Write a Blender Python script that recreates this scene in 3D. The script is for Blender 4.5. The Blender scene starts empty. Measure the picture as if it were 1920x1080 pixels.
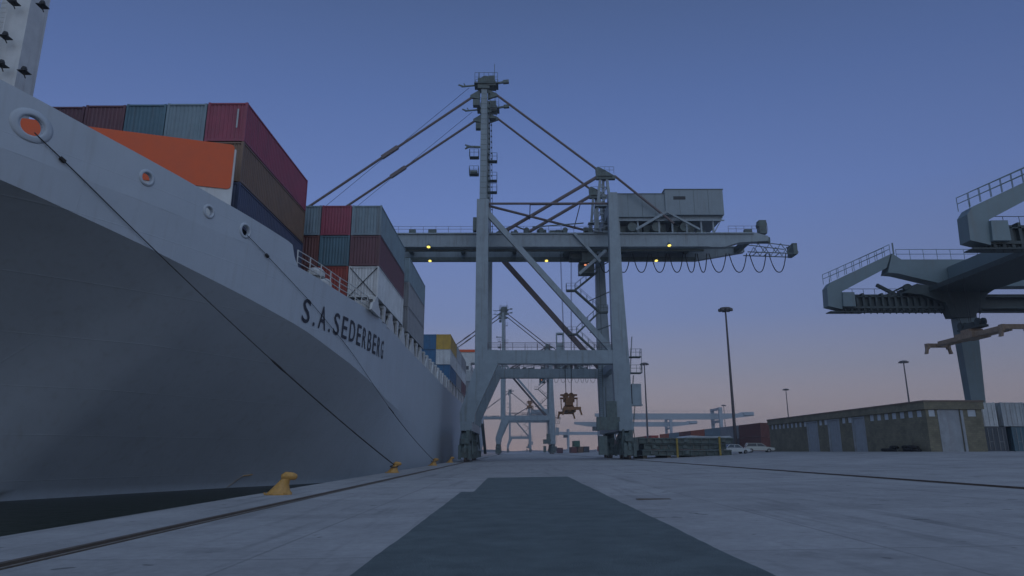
import bpy, math, random
from math import radians as R, sin, cos, pi, sqrt
from mathutils import Vector as V
random.seed(7)
sc = bpy.context.scene
col = sc.collection

# ------------------------------------------------------------------ camera
cd = bpy.data.cameras.new('camera'); cam = bpy.data.objects.new('camera', cd); col.objects.link(cam)
cd.sensor_width = 36; cd.lens = 36*1250/1920; cd.clip_end = 20000; cd.clip_start = 0.05
cam.location = (0, 0, 1.5)
cam.rotation_euler = (R(90+13.7555), 0, R(0.2226))
sc.camera = cam

# ------------------------------------------------------------------ sky: dusk gradient by elevation, brighter towards the set sun behind the camera
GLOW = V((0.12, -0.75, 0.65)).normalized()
wd = bpy.data.worlds.new('World'); sc.world = wd; wd.use_nodes = True
nt = wd.node_tree; N = nt.nodes; L = nt.links
bg = N['Background']
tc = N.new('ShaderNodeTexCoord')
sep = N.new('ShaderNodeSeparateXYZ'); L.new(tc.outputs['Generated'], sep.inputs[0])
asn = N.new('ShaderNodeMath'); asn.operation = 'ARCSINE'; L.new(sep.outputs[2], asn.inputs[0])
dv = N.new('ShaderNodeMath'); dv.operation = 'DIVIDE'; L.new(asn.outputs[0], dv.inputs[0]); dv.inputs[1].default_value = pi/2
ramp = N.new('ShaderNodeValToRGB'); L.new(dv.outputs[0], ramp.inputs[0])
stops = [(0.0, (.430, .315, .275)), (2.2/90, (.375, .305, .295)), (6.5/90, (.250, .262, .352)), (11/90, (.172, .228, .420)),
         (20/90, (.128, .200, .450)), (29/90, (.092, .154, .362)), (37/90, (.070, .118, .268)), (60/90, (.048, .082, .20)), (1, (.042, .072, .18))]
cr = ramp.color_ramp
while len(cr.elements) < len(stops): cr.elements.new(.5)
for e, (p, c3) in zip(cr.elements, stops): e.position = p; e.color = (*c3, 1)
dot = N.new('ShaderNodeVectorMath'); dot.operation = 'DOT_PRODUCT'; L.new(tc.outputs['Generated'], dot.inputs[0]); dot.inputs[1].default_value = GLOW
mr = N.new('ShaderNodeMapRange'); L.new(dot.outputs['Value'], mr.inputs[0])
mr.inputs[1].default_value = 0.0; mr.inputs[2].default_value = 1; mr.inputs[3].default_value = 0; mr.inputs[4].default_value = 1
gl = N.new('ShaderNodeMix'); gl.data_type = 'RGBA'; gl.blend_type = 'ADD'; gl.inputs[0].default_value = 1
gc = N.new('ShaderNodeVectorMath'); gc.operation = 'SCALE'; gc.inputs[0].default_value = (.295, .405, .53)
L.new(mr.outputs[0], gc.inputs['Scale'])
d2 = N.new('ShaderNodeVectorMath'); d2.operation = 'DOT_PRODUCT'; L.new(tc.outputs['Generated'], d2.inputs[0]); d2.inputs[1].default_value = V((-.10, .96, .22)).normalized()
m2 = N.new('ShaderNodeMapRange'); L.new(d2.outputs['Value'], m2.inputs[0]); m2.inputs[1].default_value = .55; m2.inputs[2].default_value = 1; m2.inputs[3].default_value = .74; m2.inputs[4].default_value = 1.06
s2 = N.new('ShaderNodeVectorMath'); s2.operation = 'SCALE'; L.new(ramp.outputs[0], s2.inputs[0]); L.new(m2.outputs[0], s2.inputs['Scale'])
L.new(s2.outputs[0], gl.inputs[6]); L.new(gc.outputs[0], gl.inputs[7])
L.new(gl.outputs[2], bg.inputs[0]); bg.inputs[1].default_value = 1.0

# ------------------------------------------------------------------ last light of the sun, very soft
ld = bpy.data.lights.new('sun', 'SUN'); ld.energy = 0.14; ld.angle = R(40); ld.color = (1, .9, .82)
sun = bpy.data.objects.new('sun', ld); col.objects.link(sun)
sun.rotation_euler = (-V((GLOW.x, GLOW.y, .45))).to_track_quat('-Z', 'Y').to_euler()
sc.view_settings.view_transform = 'Standard'; sc.view_settings.look = 'None'
sc.view_settings.exposure = 0; sc.view_settings.gamma = 1
sc.cycles.max_bounces = 5; sc.cycles.diffuse_bounces = 3; sc.cycles.glossy_bounces = 3

# ------------------------------------------------------------------ materials
def mat(name, c, rough=.55, metal=0, var=.18, scale=1.5, streak=0, tint=(.16, .09, .05), bump=.0, bscale=8, spec=.5, emit=None, es=1):
    m = bpy.data.materials.new(name); m.use_nodes = True
    nt = m.node_tree; N = nt.nodes; L = nt.links; b = N['Principled BSDF']
    b.inputs['Roughness'].default_value = rough; b.inputs['Metallic'].default_value = metal
    b.inputs['Specular IOR Level'].default_value = spec
    if emit:
        b.inputs['Base Color'].default_value = (*c, 1)
        b.inputs['Emission Color'].default_value = (*emit, 1); b.inputs['Emission Strength'].default_value = es
        return m
    geo = N.new('ShaderNodeNewGeometry')
    n = N.new('ShaderNodeTexNoise'); n.inputs['Scale'].default_value = scale; n.inputs['Detail'].default_value = 6; n.inputs['Roughness'].default_value = .65
    L.new(geo.outputs['Position'], n.inputs['Vector'])
    r = N.new('ShaderNodeMapRange'); r.inputs[1].default_value = .3; r.inputs[2].default_value = .7; r.inputs[3].default_value = 1-var; r.inputs[4].default_value = 1+var
    L.new(n.outputs[0], r.inputs[0])
    mul = N.new('ShaderNodeVectorMath'); mul.operation = 'SCALE'; mul.inputs[0].default_value = c; L.new(r.outputs[0], mul.inputs['Scale'])
    out = mul.outputs[0]
    if streak:
        mp = N.new('ShaderNodeMapping'); mp.inputs['Scale'].default_value = (2.2, 2.2, .14); L.new(geo.outputs['Position'], mp.inputs[0])
        n2 = N.new('ShaderNodeTexNoise'); n2.inputs['Scale'].default_value = 1.3; n2.inputs['Detail'].default_value = 5; L.new(mp.outputs[0], n2.inputs['Vector'])
        r2 = N.new('ShaderNodeMapRange'); r2.inputs[1].default_value = .53; r2.inputs[2].default_value = .78; r2.inputs[3].default_value = 0; r2.inputs[4].default_value = streak
        L.new(n2.outputs[0], r2.inputs[0])
        mx = N.new('ShaderNodeMix'); mx.data_type = 'RGBA'; L.new(r2.outputs[0], mx.inputs[0]); L.new(out, mx.inputs[6]); mx.inputs[7].default_value = (*tint, 1)
        out = mx.outputs[2]
    L.new(out, b.inputs['Base Color'])
    r3 = N.new('ShaderNodeMapRange'); r3.inputs[3].default_value = max(rough-.12, .05); r3.inputs[4].default_value = min(rough+.15, 1); L.new(n.outputs[0], r3.inputs[0]); L.new(r3.outputs[0], b.inputs['Roughness'])
    if bump:
        n3 = N.new('ShaderNodeTexNoise'); n3.inputs['Scale'].default_value = bscale; n3.inputs['Detail'].default_value = 4; L.new(geo.outputs['Position'], n3.inputs['Vector'])
        bp = N.new('ShaderNodeBump'); bp.inputs['Strength'].default_value = bump; bp.inputs['Distance'].default_value = .05; L.new(n3.outputs[0], bp.inputs['Height']); L.new(bp.outputs[0], b.inputs['Normal'])
    return m

def hull_mat():
    m = mat('hull_paint', (.41, .45, .49), .6, var=.05, scale=.35, streak=.2, tint=(.24, .20, .17), spec=.35)
    nt = m.node_tree; N = nt.nodes; L = nt.links; b = N['Principled BSDF']
    geo = N.new('ShaderNodeNewGeometry'); sp = N.new('ShaderNodeSeparateXYZ'); L.new(geo.outputs['Position'], sp.inputs[0])
    cm = N.new('ShaderNodeCombineXYZ'); L.new(sp.outputs[1], cm.inputs[0]); L.new(sp.outputs[2], cm.inputs[1])
    br = N.new('ShaderNodeTexBrick'); br.inputs['Scale'].default_value = 1; br.inputs['Brick Width'].default_value = 9; br.inputs['Row Height'].default_value = 2.3
    br.inputs['Mortar Size'].default_value = .035; br.inputs['Mortar Smooth'].default_value = 1; L.new(cm.outputs[0], br.inputs['Vector'])
    n = N.new('ShaderNodeTexNoise'); n.inputs['Scale'].default_value = .9; n.inputs['Detail'].default_value = 3; L.new(geo.outputs['Position'], n.inputs['Vector'])
    ad = N.new('ShaderNodeMath'); ad.operation = 'MULTIPLY_ADD'; L.new(br.outputs['Fac'], ad.inputs[0]); ad.inputs[1].default_value = .35; L.new(n.outputs[0], ad.inputs[2])
    bp = N.new('ShaderNodeBump'); bp.inputs['Strength'].default_value = .3; bp.inputs['Distance'].default_value = .06; L.new(ad.outputs[0], bp.inputs['Height']); L.new(bp.outputs[0], b.inputs['Normal'])
    return m

def concrete_mat():
    m = bpy.data.materials.new('quay_concrete'); m.use_nodes = True
    nt = m.node_tree; N = nt.nodes; L = nt.links; b = N['Principled BSDF']; b.inputs['Roughness'].default_value = .8
    b.inputs['Specular IOR Level'].default_value = .3
    geo = N.new('ShaderNodeNewGeometry'); P = geo.outputs['Position']
    def noise(s, d=6, r=.6, mp=None):
        n = N.new('ShaderNodeTexNoise'); n.inputs['Scale'].default_value = s; n.inputs['Detail'].default_value = d; n.inputs['Roughness'].default_value = r
        if mp:
            q = N.new('ShaderNodeMapping'); q.inputs['Scale'].default_value = mp; L.new(P, q.inputs[0]); L.new(q.outputs[0], n.inputs['Vector'])
        else: L.new(P, n.inputs['Vector'])
        return n.outputs[0]
    def rng(x, a, b_, c_, d_):
        r = N.new('ShaderNodeMapRange'); r.inputs[1].default_value = a; r.inputs[2].default_value = b_; r.inputs[3].default_value = c_; r.inputs[4].default_value = d_; L.new(x, r.inputs[0]); return r.outputs[0]
    def mul(a, b_):
        q = N.new('ShaderNodeMath'); q.operation = 'MULTIPLY'; L.new(a, q.inputs[0]); L.new(b_, q.inputs[1]); return q.outputs[0]
    br = N.new('ShaderNodeTexBrick'); br.inputs['Scale'].default_value = 1; br.inputs['Brick Width'].default_value = 9.1; br.inputs['Row Height'].default_value = 6.1
    br.inputs['Mortar Size'].default_value = .035; br.inputs['Mortar Smooth'].default_value = .4; br.offset = 0
    br.inputs['Color1'].default_value = (.92, .92, .92, 1); br.inputs['Color2'].default_value = (1.06, 1.06, 1.06, 1); br.inputs['Mortar'].default_value = (.74, .74, .74, 1)
    q = N.new('ShaderNodeMapping'); q.inputs['Location'].default_value = (3.8, 2.1, 0); L.new(P, q.inputs[0]); L.new(q.outputs[0], br.inputs['Vector'])
    sx = N.new('ShaderNodeSeparateColor'); L.new(br.outputs['Color'], sx.inputs[0])
    f = mul(sx.outputs[0], rng(noise(.5), .3, .7, .84, 1.14))
    f = mul(f, rng(noise(5, 5, .7), .3, .75, .86, 1.12))
    f = mul(f, rng(noise(1, 4, .6, (1.6, .10, 1)), .55, .75, 1, .66))       # dark wear dragged along the quay
    f = mul(f, rng(noise(.33, 5, .6), .60, .70, 1, .74))                     # damp patches
    f = mul(f, rng(noise(2.1, 2, .5), .70, .73, 1, .5))                     # small oil spots
    sc_ = N.new('ShaderNodeVectorMath'); sc_.operation = 'SCALE'; sc_.inputs[0].default_value = (.325, .315, .31); L.new(f, sc_.inputs['Scale'])
    L.new(sc_.outputs[0], b.inputs['Base Color'])
    bp = N.new('ShaderNodeBump'); bp.inputs['Strength'].default_value = .5; bp.inputs['Distance'].default_value = .02; L.new(noise(14, 6, .7), bp.inputs['Height']); L.new(bp.outputs[0], b.inputs['Normal'])
    return m

def brick_mat():
    m = bpy.data.materials.new('tan_brick'); m.use_nodes = True
    nt = m.node_tree; N = nt.nodes; L = nt.links; b = N['Principled BSDF']; b.inputs['Roughness'].default_value = .85
    geo = N.new('ShaderNodeNewGeometry'); sp = N.new('ShaderNodeSeparateXYZ'); L.new(geo.outputs['Position'], sp.inputs[0])
    ad = N.new('ShaderNodeMath'); ad.operation = 'ADD'; L.new(sp.outputs[0], ad.inputs[0]); L.new(sp.outputs[1], ad.inputs[1])
    cm = N.new('ShaderNodeCombineXYZ'); L.new(ad.outputs[0], cm.inputs[0]); L.new(sp.outputs[2], cm.inputs[1])
    br = N.new('ShaderNodeTexBrick'); br.inputs['Scale'].default_value = 1; br.inputs['Brick Width'].default_value = .4; br.inputs['Row Height'].default_value = .2; br.inputs['Mortar Size'].default_value = .012
    br.inputs['Color1'].default_value = (.34, .305, .20, 1); br.inputs['Color2'].default_value = (.27, .24, .165, 1); br.inputs['Mortar'].default_value = (.22, .21, .17, 1)
    L.new(cm.outputs[0], br.inputs['Vector'])
    n = N.new('ShaderNodeTexNoise'); n.inputs['Scale'].default_value = .8; n.inputs['Detail'].default_value = 6; L.new(geo.outputs['Position'], n.inputs['Vector'])
    mx = N.new('ShaderNodeMix'); mx.data_type = 'RGBA'; mx.blend_type = 'MULTIPLY'; mx.inputs[0].default_value = .7; L.new(br.outputs[0], mx.inputs[6]); L.new(n.outputs[0], mx.inputs[7])
    L.new(mx.outputs[2], b.inputs['Base Color']); return m

def water_mat():
    m = bpy.data.materials.new('harbour_water'); m.use_nodes = True
    nt = m.node_tree; N = nt.nodes; L = nt.links; b = N['Principled BSDF']
    b.inputs['Base Color'].default_value = (.014, .019, .010, 1); b.inputs['Roughness'].default_value = .25; b.inputs['Specular IOR Level'].default_value = .03
    geo = N.new('ShaderNodeNewGeometry'); n = N.new('ShaderNodeTexNoise'); n.inputs['Scale'].default_value = 1.6; n.inputs['Detail'].default_value = 5; L.new(geo.outputs['Position'], n.inputs['Vector'])
    bp = N.new('ShaderNodeBump'); bp.inputs['Strength'].default_value = .5; bp.inputs['Distance'].default_value = .12; L.new(n.outputs[0], bp.inputs['Height']); L.new(bp.outputs[0], b.inputs['Normal']); return m

M = dict(
    hull=hull_mat(), concrete=concrete_mat(), brick=brick_mat(), water=water_mat(),
    asphalt=mat('dark_asphalt', (.125, .150, .152), .85, var=.22, scale=1.4, bump=.9, bscale=45, spec=.25),
    white=mat('white_ship_paint', (.52, .53, .52), .45, var=.1, streak=.3),
    orange=mat('orange_paint', (.62, .09, .015), .55, var=.06),
    navy=mat('lettering_paint', (.022, .026, .04), .6, var=.1),
    deck=mat('deck_paint', (.10, .11, .10), .8),
    dark=mat('dark_void_steel', (.035, .038, .04), .8),
    crane=mat('crane_grey_paint', (.205, .255, .285), .45, var=.16, scale=.6, streak=.55, tint=(.10, .095, .08), bump=.12, bscale=3),
    crane_dk=mat('crane_green_grey', (.085, .115, .11), .6, var=.35, scale=2.5, streak=.4, tint=(.10, .06, .035)),
    stay=mat('rusty_stay_steel', (.125, .10, .10), .6, var=.2, scale=2),
    house=mat('machine_house_paint', (.18, .225, .25), .5, var=.1, scale=.5, streak=.3, tint=(.1, .09, .08)),
    rmg=mat('yard_crane_paint', (.135, .185, .20), .45, var=.1, scale=.6, streak=.2),
    rmg_dk=mat('yard_crane_dark_steel', (.045, .06, .06), .65, var=.3),
    cable=mat('black_cable', (.02, .02, .02), .7),
    rope=mat('mooring_rope', (.035, .032, .03), .9),
    yellow=mat('bollard_yellow_paint', (.44, .235, .055), .5, var=.2, scale=9, streak=.35, tint=(.12, .07, .03), bump=.2, bscale=20),
    spreader=mat('spreader_orange_paint', (.22, .105, .04), .55, var=.35, scale=3, streak=.5),
    steel=mat('rail_steel', (.10, .075, .055), .5, var=.3, scale=6),
    groove=mat('rail_groove_dirt', (.20, .175, .15), .9, var=.4, scale=5),
    lampy=mat('lit_flood_lens', (.8, .7, .3), emit=(1, .78, .16), es=1.5),
    lampr=mat('lit_warning_lens', (.8, .3, .2), emit=(1, .34, .16), es=1.1),
    glass=mat('dark_glass', (.03, .04, .05), .1, var=.05, spec=.9),
    pale=mat('pale_door_paint', (.33, .35, .37), .6, var=.15, streak=.3),
    pane=mat('pale_window_panel', (.50, .54, .58), .35, var=.12, scale=1.2),
    fascia=mat('roof_fascia', (.17, .13, .10), .8, var=.2),
    rubber=mat('black_rubber', (.018, .018, .018), .85),
    carw=mat('car_white_paint', (.62, .64, .64), .3, var=.03), carg=mat('car_cream_paint', (.55, .55, .50), .3, var=.03),
    chrome=mat('hub_metal', (.4, .4, .4), .35, metal=.8), tail=mat('tail_light_red', (.35, .02, .02), .3),
    mast=mat('lamp_mast_steel', (.085, .075, .075), .6), shore=mat('far_shore_scrub', (.05, .055, .045), .95, var=.4, scale=.05),
    hatch=mat('hatch_cover_green', (.10, .13, .12), .65, var=.35, scale=1.6, streak=.5), tarp=mat('pale_tarpaulin', (.42, .44, .46), .7, var=.15),
    yel2=mat('faded_yellow_post', (.34, .24, .05), .6, var=.3),
)
CC = {  # container paints
 'red': (.25, .045, .075), 'scarlet': (.30, .05, .035), 'rust red': (.14, .052, .045), 'maroon': (.12, .05, .06), 'dark maroon': (.10, .035, .045),
 'brown': (.165, .10, .06), 'dark blue': (.05, .06, .105), 'blue': (.03, .13, .26), 'teal': (.07, .14, .175), 'grey-blue': (.17, .235, .265),
 'pale grey': (.40, .43, .44), 'white': (.58, .60, .60), 'yellow': (.50, .32, .05), 'grey': (.24, .25, .26), 'orange': (.36, .09, .04), 'green': (.05, .13, .09), 'charcoal': (.06, .075, .09)}
CM = {k: mat('container_'+k.replace(' ', '_').replace('-', '_'), v, .45, var=.16, scale=.9, streak=.35, tint=(.09, .05, .035)) for k, v in CC.items()}

# ------------------------------------------------------------------ mesh builder
class MB:
    def __init__(s): s.v = []; s.f = []
    def add(s, vs, fs):
        n = len(s.v); s.v += [tuple(p) for p in vs]; s.f += [tuple(i+n for i in f) for f in fs]; return s
    def box(s, x0, x1, y0, y1, z0, z1):
        return s.add([(x0,y0,z0),(x1,y0,z0),(x1,y1,z0),(x0,y1,z0),(x0,y0,z1),(x1,y0,z1),(x1,y1,z1),(x0,y1,z1)],
                     [(0,3,2,1),(4,5,6,7),(0,1,5,4),(1,2,6,5),(2,3,7,6),(3,0,4,7)])
    def bar(s, p, q, w, h=None, w2=None, h2=None):      # square beam from p to q
        h = h or w; w2 = w2 or w; h2 = h2 or (h if w2 == w else w2)
        p = V(p); q = V(q); d = (q-p).normalized(); up = V((0,0,1)) if abs(d.z) < .95 else V((0,1,0))
        a = d.cross(up).normalized(); b = a.cross(d).normalized(); vs = []
        for c_, ww, hh in ((p, w, h), (q, w2, h2)):
            for i, j in ((-1,-1),(1,-1),(1,1),(-1,1)): vs.append(c_ + a*i*ww/2 + b*j*hh/2)
        return s.add(vs, [(0,1,2,3),(7,6,5,4),(0,4,5,1),(1,5,6,2),(2,6,7,3),(3,7,4,0)])
    def tube(s, pts, r, n=8, cap=True):
        pts = [V(p) for p in pts]; rs = r if isinstance(r, (list, tuple)) else [r]*len(pts); vs = []; fs = []
        for i, p in enumerate(pts):
            d = (pts[min(i+1, len(pts)-1)] - pts[max(i-1, 0)]).normalized(); up = V((0,0,1)) if abs(d.z) < .95 else V((0,1,0))
            a = d.cross(up).normalized(); b = a.cross(d).normalized()
            for k in range(n): t = 2*pi*k/n; vs.append(p + (a*cos(t)+b*sin(t))*rs[i])
        for i in range(len(pts)-1):
            for k in range(n): fs.append((i*n+k, i*n+(k+1)%n, (i+1)*n+(k+1)%n, (i+1)*n+k))
        if cap: fs.append(tuple(range(n))[::-1]); fs.append(tuple((len(pts)-1)*n+k for k in range(n)))
        return s.add(vs, fs)
    def prism(s, poly, y0, y1, axis='y'):               # polygon in XZ (or YZ for axis x), extruded
        n = len(poly); f = (lambda a, z, t: (a, t, z)) if axis == 'y' else (lambda a, z, t: (t, a, z))
        vs = [f(a, z, y0) for a, z in poly] + [f(a, z, y1) for a, z in poly]
        return s.add(vs, [tuple(range(n)), tuple(range(2*n-1, n-1, -1))] + [(i, n+i, n+(i+1)%n, (i+1)%n) for i in range(n)])
    def lathe(s, prof, o, ax, n=20, ex=1, close=False):  # profile (r, t) about axis ax
        ax = V(ax).normalized(); up = V((0,0,1)) if abs(ax.z) < .95 else V((0,1,0)); a = ax.cross(up).normalized(); b = a.cross(ax).normalized(); o = V(o); vs = []
        for r, t in prof:
            for k in range(n): u = 2*pi*k/n; vs.append(o + ax*t + a*cos(u)*r*ex + b*sin(u)*r)
        m = len(prof); fs = [(i*n+k, i*n+(k+1)%n, (i+1)*n+(k+1)%n, (i+1)*n+k) for i in range(m-1) for k in range(n)]
        if close: fs += [((m-1)*n+k, (m-1)*n+(k+1)%n, (k+1)%n, k) for k in range(n)]
        return s.add(vs, fs)
    def rail(s, p, q, hgt=1.1, step=1.6, r=.03, mid=1, sq=4):
        p = V(p); q = V(q); n = max(1, round((q-p).length/step))
        for i in range(n+1):
            a = p.lerp(q, i/n); s.tube([a, a+V((0,0,hgt))], r, sq)
        for k in range(mid+1): z = V((0,0,hgt*(1-k*.45))); s.tube([p+z, q+z], r, sq)
        return s
    def build(s, name, m, parent=None, smooth=False):
        me = bpy.data.meshes.new(name); off = V((0,0,0))
        if parent:
            par = parent
            while par: off += par.location; par = par.parent
        me.from_pydata([V(p)-off for p in s.v], [], s.f); me.materials.append(m)
        o = bpy.data.objects.new(name, me); col.objects.link(o); o.parent = parent
        import bmesh
        bm = bmesh.new(); bm.from_mesh(me); bmesh.ops.recalc_face_normals(bm, faces=bm.faces); bm.to_mesh(me); bm.free()
        if smooth:
            for p in me.polygons: p.use_smooth = True
        return o

def tag(o, label=None, cat=None, group=None, kind=None):
    if label: o['label'] = label
    if cat: o['category'] = cat
    if group: o['group'] = group
    if kind: o['kind'] = kind
    return o
def thing(name, loc, label, cat, group=None):
    o = bpy.data.objects.new(name, None); o.empty_display_size = .5; col.objects.link(o); o.location = loc
    return tag(o, label, cat, group)
def copy_tree(o, parent=None, loc=None, label=None):
    c_ = o.copy(); col.objects.link(c_); c_.parent = parent
    if loc is not None: c_.location = loc
    if label: c_['label'] = label
    for ch in kids.get(o.name, None) or [x for x in o.children]: copy_tree(ch, c_)
    return c_
kids = {}
def lerp_pl(pl, y):
    if y <= pl[0][0]: return pl[0][1]
    for (a, b), (p, q) in zip(pl, pl[1:]):
        if y <= p: return b+(q-b)*(y-a)/(p-a)
    return pl[-1][1]
def gz(x):                                               # quay surface height: the apron climbs gently inland
    return lerp_pl([(-9.3, 0), (-4, .0), (16.3, .36), (24, .62), (42, 1.45), (60, 1.47), (5000, 1.49)], x)

# ================================================================== SETTING
XS = [-9.3, -4, 0, 8, 16.3, 20, 24, 30, 36, 42, 60, 140, 600, 5000]; YS = [-60, 0, 60, 150, 400, 1500, 9000]
g = MB(); g.add([(x, y, gz(x)) for y in YS for x in XS], [(j*len(XS)+i, j*len(XS)+i+1, (j+1)*len(XS)+i+1, (j+1)*len(XS)+i) for j in range(len(YS)-1) for i in range(len(XS)-1)])
tag(g.build('ground', M['concrete'], smooth=False), kind='structure')
w_ = MB(); w_.box(-9.34, -9.302, -60, 9000, -6, -.02)
tag(w_.build('quay_wall', mat('quay_face_concrete', (.10, .10, .085), .9, var=.35, scale=1.2)), kind='structure')
w_ = MB(); w_.add([(-5000, -200, -1), (-9.33, -200, -1), (-9.33, 9000, -1), (-5000, 9000, -1)], [(0, 1, 2, 3)])
tag(w_.build('water', M['water']), kind='structure')
p_ = MB()                                               # dark asphalt strip with worn edges, its left lane ends nearer
random.seed(4)
def strip(x0, x1, y0, y1, dz, ja, jb):
    n = int((y1-y0)/.22); vs = []; wa = wb = 0
    for i in range(n+1):
        wa = wa*.8+random.uniform(-1, 1)*ja; wb = wb*.8+random.uniform(-1, 1)*jb; y = y0+(y1-y0)*i/n
        xs_ = [x0+wa, x0+(x1-x0)*.33, x0+(x1-x0)*.66, x1+wb]; vs += [(x, y+(0 if i < n else random.uniform(-.12, .12)), gz(x)+dz) for x in xs_]
    p_.add(vs, [(4*i+k, 4*i+k+1, 4*i+k+5, 4*i+k+4) for i in range(n) for k in range(3)])
strip(-1.50, 2.93, -20, 38.6, .012, .0, .010)
strip(-1.98, -1.503, -20, 25.6, .010, .009, .0)
tag(p_.build('asphalt_strip', M['asphalt']), kind='structure')
r_ = MB()
for x in (-6.87, 16.0):
    for y0, y1 in ((-40, 9), (9, 120), (120, 900)):
        z = gz(x); r_.box(x-.17, x+.17, y0, y1, z-.05, z+.006)
tag(r_.build('rail_groove', M['groove']), kind='structure')
for x, lb in ((-6.87, 'rusty crane rail set in the quay along the ship side'), (16.0, 'rusty crane rail set in the concrete on the landward side')):
    z = gz(x); m_ = MB()
    m_.box(x-.05, x+.05, -40, 900, z-.02, z+.05); m_.box(x-.20, x-.17, -40, 900, z-.02, z+.02); m_.box(x+.17, x+.20, -40, 900, z-.02, z+.02)
    tag(m_.build('crane_rail', M['steel']), lb, 'rail', 'crane rails')
s_ = MB(); pts = []
random.seed(3)
n = 120
for i in range(n+1):
    x = -900+2400*i/n; pts.append((x, 3+1.5*sin(i*.37)+1.5*sin(i*1.1)+random.random()*2))
for i in range(n):
    s_.add([(pts[i][0], 1900, -2), (pts[i+1][0], 1900, -2), (pts[i+1][0], 1900, pts[i+1][1]), (pts[i][0], 1900, pts[i][1]),
            (pts[i+1][0], 2100, pts[i+1][1]), (pts[i][0], 2100, pts[i][1])], [(0, 1, 2, 3), (3, 2, 4, 5)])
tag(s_.build('far_hills', M['shore']), kind='structure')

for i, (x, y, lab) in enumerate(((4.05, 20.3, 'thin iron drain slot cover in the concrete right of the asphalt strip'),)):
    w_ = (.5, .16) if i == 0 else (.3, .3); e = MB(); z = gz(x); e.box(x-w_[0], x+w_[0], y-w_[1], y+w_[1], z-.03, z+.012)
    for k in range(5): yy = y-w_[1]+.03+k*(2*w_[1]-.06)/5; e.box(x-w_[0]+.04, x+w_[0]-.04, yy, yy+w_[1]*.15, z+.012, z+.02)
    tag(e.build('drain_cover', M['steel']), lab, 'drain cover')

# ================================================================== SHIP
PL = [(15, -27.0), (16, -26.2), (18, -24.2), (20, -22.6), (24, -20.2), (30, -17.2), (36, -14.85), (42, -13.0), (48, -11.75), (54, -11.1), (62, -10.9), (235, -10.9), (246, -11.2), (252, -12.2)]
ZD = [(15, 13.4), (30, 12.9), (40.2, 12.72), (46, 12.3), (55, 12.15), (66, 11.65), (83, 11.5), (102, 11.25), (140, 11.15), (222, 11.2), (228, 13.6), (252, 14)]
ZK = [(15, 13.0), (17, 12.7), (24.4, 11.9), (27.2, 11.4), (31.7, 10.6), (35.7, 9.95), (41, 9.1), (46.7, 7.95), (57.7, 6.0), (67, 5.0), (76.5, 4.1), (90, 2.7), (105, 1.2), (125, 0.4), (222, .4), (236, 3.5), (252, 8)]
XW = [(34.5, -27), (35.75, -26.4), (38.1, -25.3), (42.5, -23.3), (46.5, -21.3), (50.7, -18.9), (54, -16.8), (58.7, -14.7), (66, -12.55), (74, -11.45), (84, -11.0), (100, -10.9), (225, -10.9), (240, -14), (252, -22)]
ZT = [(15, 16.4), (23.7, 15.85), (26.7, 15.42), (30, 14.99), (34.9, 14.48), (39.0, 14.06), (39.5, 13.95), (39.75, 13.3), (40.0, 12.9), (40.2, 12.75)]
CX = -27.0; SHIP = V((CX, 36, -1))
ship = thing('container_ship', SHIP, 'huge pale grey container ship moored bow nearest along the left of the quay', 'ship')
def smooth_pl(pl, y, w=1.2): return sum(lerp_pl(pl, y+k*w) for k in (-1, -.5, 0, .5, 1))/5
def xt(y): return smooth_pl(PL, y) if y > 18.5 else lerp_pl(PL, y)
def stem(z):                                             # Y of the stem at height z
    return lerp_pl([(-6, 35.2), (-1, 34.5), (1, 33.6), (4, 31.2), (8, 26.3), (11, 21.2), (13, 17.0), (17, 14.2)], z)
st = [15.2, 16, 17, 18, 19.5, 21, 22.5, 24]+[25.5+1.5*i for i in range(26)]+[66, 69, 72, 76, 80, 84, 90, 96, 103, 111, 120, 135, 155, 180, 205, 218, 222, 225, 228, 232, 238, 244, 248, 252]
NU = 18
def section(y, side=1):
    xk = xt(y)-.2 if y < 60 else xt(y)-.2*max(0, (1-(y-60)/30)); zk = lerp_pl(ZK, y); zd = lerp_pl(ZD, y)
    if y < 34.5:
        lo, hi = -1, 17
        for _ in range(40):
            mid = (lo+hi)/2
            if stem(mid) > y: lo = mid
            else: hi = mid
        z0 = min(lo, zk-.02); x0 = CX
    else: z0 = -1; x0 = smooth_pl(XW, y, .8) if y > 38 else lerp_pl(XW, y)
    x0 = min(x0, xk+.0)
    p_ = 1.08
    pts = []
    if z0 == -1: pts.append((x0-.4 if y < 95 else x0, -5))
    else: pts.append((x0, z0-.001))
    for i in range(NU+1):
        u = i/NU; pts.append((x0+(xk-x0)*(u**p_), z0+(zk-z0)*u))
    for k in (1, 2, 3): pts.append((xk+(xt(y)-xk)*k/3, zk+(zd-zk)*k/3))
    return [((2*CX-x) if side < 0 else x, y, z) for x, z in pts]
hm = MB(); ncol = NU+5
for side in (1, -1):
    vs = [p for y in st for p in section(y, side)]
    hm.add(vs, [(j*ncol+i, j*ncol+i+1, (j+1)*ncol+i+1, (j+1)*ncol+i) for j in range(len(st)-1) for i in range(ncol-1)])
a = section(252); b = section(252, -1); hm.add(a+b, [(i, i+1, ncol+i+1, ncol+i) for i in range(ncol-1)])
hull = hm.build('hull', M['hull'], ship)
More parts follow.
